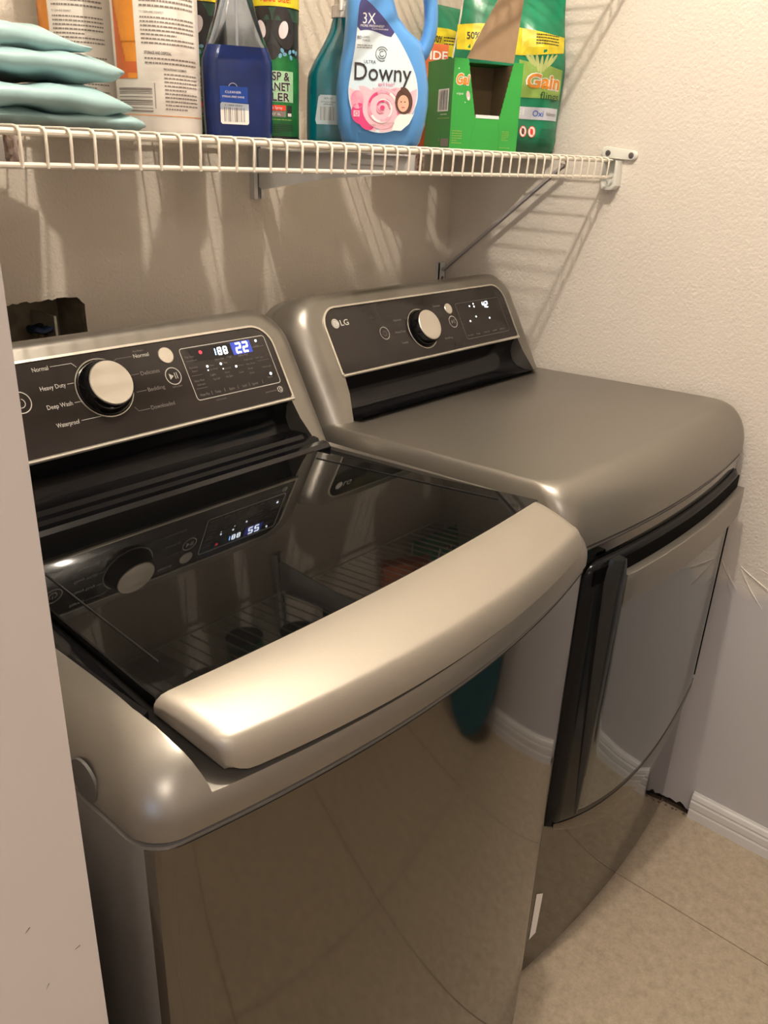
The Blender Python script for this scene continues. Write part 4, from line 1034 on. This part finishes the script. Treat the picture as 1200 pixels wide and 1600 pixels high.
# plastic bags of laundry pacs
def bag(x, y, rz, wd_, hh, label, full=True):
    t = thing('detergent_bag', label, 'bag', (x, y, ZD), rz, 'green bags of laundry pacs')
    dp = .045
    def half(u, v):   # u -1..1, v 0..1 ; puffed pouch
        e = (1-abs(u)**3.2); tb = min(1, v/.10)**.5*min(1, (1-v)/.35)**.8 if v < 1 else 0
        return dp*e*max(.03, tb)*(1+.10*math.sin(9*u+5*v)+.06*math.sin(17*v+3*u))
    def width(v): return wd_/2*(.94+.06*min(1, v/.08))*(1-.10*max(0, v-.55)/.45-.02*math.sin(9*v))
    nu, nv = 36, 36; V = []; Fb = []
    for j in range(nv+1):
        v = j/nv
        for i in range(nu+1): u = -1+2*i/nu; V.append((u*width(v), -half(u, v), v*hh))
    n0 = len(V)
    for j in range(nv+1):
        v = j/nv
        for i in range(nu+1): u = -1+2*i/nu; V.append((u*width(v), half(u, v)*.9+.0006, v*hh))
    for q in (0, n0):
        for j in range(nv):
            for i in range(nu): a = q+j*(nu+1)+i; Fb.append((a, a+1, a+nu+2, a+nu+1))
    for j in range(nv):
        for i in (0, nu): a = j*(nu+1)+i; Fb.append((a, a+nu+1, n0+a+nu+1, n0+a))
    for i in range(nu):
        for j in (0, nv): a = j*(nu+1)+i; Fb.append((a, a+1, n0+a+1, n0+a))
    obj('pouch', V, Fb, GRNBAG, t, True, True, 70)
    def fn(u, v, h):
        vv = v/hh; uu = max(-1, min(1, u/width(vv))); return (u, -half(uu, vv)-.0008-h, v)
    P = Print(fn, .006)
    def patch(u0, u1, va, vb, m, h=.0004, n=16, k=3):
        V = []; F_ = []
        for i in range(n+1):
            s_ = i/n; u = u0+(u1-u0)*s_
            for q in range(k+1): V.append((u, va(s_)+(vb(s_)-va(s_))*q/k))
        for i in range(n):
            for q in range(k): a = i*(k+1)+q; F_.append((a, a+k+1, a+k+2, a+1))
        P._add(V, F_, m, h)
    W2 = wd_/2*.965
    patch(-W2, W2*.97, lambda s: .180-.010*math.sin(3*s)+.004*s, lambda s: .222+.004*math.sin(5*s)-.008*s, YEL)
    P.text('50%', -W2+.016, .197, .0170, INK, .0008, width=.024, bold=.02); P.greek(-W2+.042, -W2+.075, .193, .210, 3, INK, h=.0008)
    P.greek(W2-.070, W2-.018, .192, .212, 4, INK, h=.0008)
    patch(W2-.100, W2-.002, lambda s: .100, lambda s: .165-.012*s, GRNL, .0004)
    for k in range(7): P.ell(W2-.055+.008*(k-3), .158+.006*abs(k-3)*.5, .0032, .016, mat('leaf_tint', (.55, .62, .22), .4, noise=.2) if k == 0 and 'leaf_tint' not in bpy.data.materials else bpy.data.materials['leaf_tint'], .0007, 12, rot=-.25*(k-3))
    P.text('Gain', W2-.085, .118, .034, WHITEI, .0009, bold=.08, width=.078, shear=.12); P.text('Gain', W2-.082, .118, .034, ORANGE, .0014, bold=.03, width=.074, shear=.12)
    P.text('flings', W2-.052, .098, .020, mat('dark_green_ink', (.01, .08, .03), .5) if 'dark_green_ink' not in bpy.data.materials else bpy.data.materials['dark_green_ink'], .0010, width=.046)
    patch(W2-.095, W2-.004, lambda s: .062, lambda s: .084, mat('pale_lilac', (.62, .64, .72), .4) if 'pale_lilac' not in bpy.data.materials else bpy.data.materials['pale_lilac'], .0006)
    P.text('Oxi', W2-.062, .068, .015, LBLUE, .0010, width=.022, bold=.01); P.text('febreze', W2-.034, .070, .010, GREYI, .0010, width=.026); P.text('3:1', W2-.098, .070, .015, WHITEI, .0012, width=.017, bold=.03)
    for k in range(2):
        uc = W2-.080+.020*k; P.ell(uc, .040, .0080, .0100, WHITEI, .0006, 20); P.ring(uc, .040, .0080, .0012, RED, .0009, ry=.0100, n=20); P.ell(uc, .040, .0035, .0060, INK if k == 0 else RED, .0009, 10); P.line([(uc-.005, .047), (uc+.005, .033)], .001, RED, .0012)
    P.greek(W2-.042, W2-.008, .012, .048, 7, mat('dull_green_ink', (.005, .12, .06), .5) if 'dull_green_ink' not in bpy.data.materials else bpy.data.materials['dull_green_ink'], h=.0006)
    P.out('label', t)
    m_ = MB(); m_.tube([(-width(k/12)-.0002, 0, hh*k/12) for k in range(13)], .0018, 6).out('edge_seal', PWHITE, t)
    return t
bag(1.294, .629, R(-42), .225, .285, 'large green bag of laundry pacs between the open box and the right wall')
bag(1.292, .776, R(-4), .175, .265, 'green bag of laundry pacs farther back, seen left of the larger bag').scale = (1, .68, 1)
# orange carton lying behind the box
ob = thing('orange_carton', 'orange carton standing behind the jug handle and the green box', 'box', (1.100, .703, ZD), R(-35))
bevel(MB().box((-.06, 0, 0), (.06, .04, .180)).out('carton', mat('orange_card', (.62, .14, .04), .45, noise=.1), ob), .0015, 2)
P = Print(flat_fn(0)); P.text('TIDE', .008, .154, .020, WHITEI, width=.050, bold=.02); P.out('carton_print', ob)

# ironing board standing on its nose against the right wall (seen mirrored in the machine fronts)
ib = thing('ironing_board', 'teal ironing board leaning nose down on the right wall, mirrored in the washer front', 'ironing board', (1.275, -.565, 0.012), 0)
ib.rotation_euler = (0, R(3.6), 0)
pr = []
for k in range(41):
    a = k/40; z = 1.3*a
    pr.append((.175*math.sqrt(max(0, 1-(1-z/.30)**2)) if z < .30 else .175, z))
op = [(-w_, z) for w_, z in pr]+[(w_, z) for w_, z in pr[::-1]]
n_ = len(op)
o = MB().loft([[(-.014, a, b_) for a, b_ in op], [(.014, a, b_) for a, b_ in op]]).out('padded_top', IRON, ib)
m_ = MB()
for sy in (-.1, .1): m_.tube([(-.023, sy, .35), (-.024, -sy*.4, 1.15)], .009, 8)
m_.out('folded_leg', BRACK, ib)
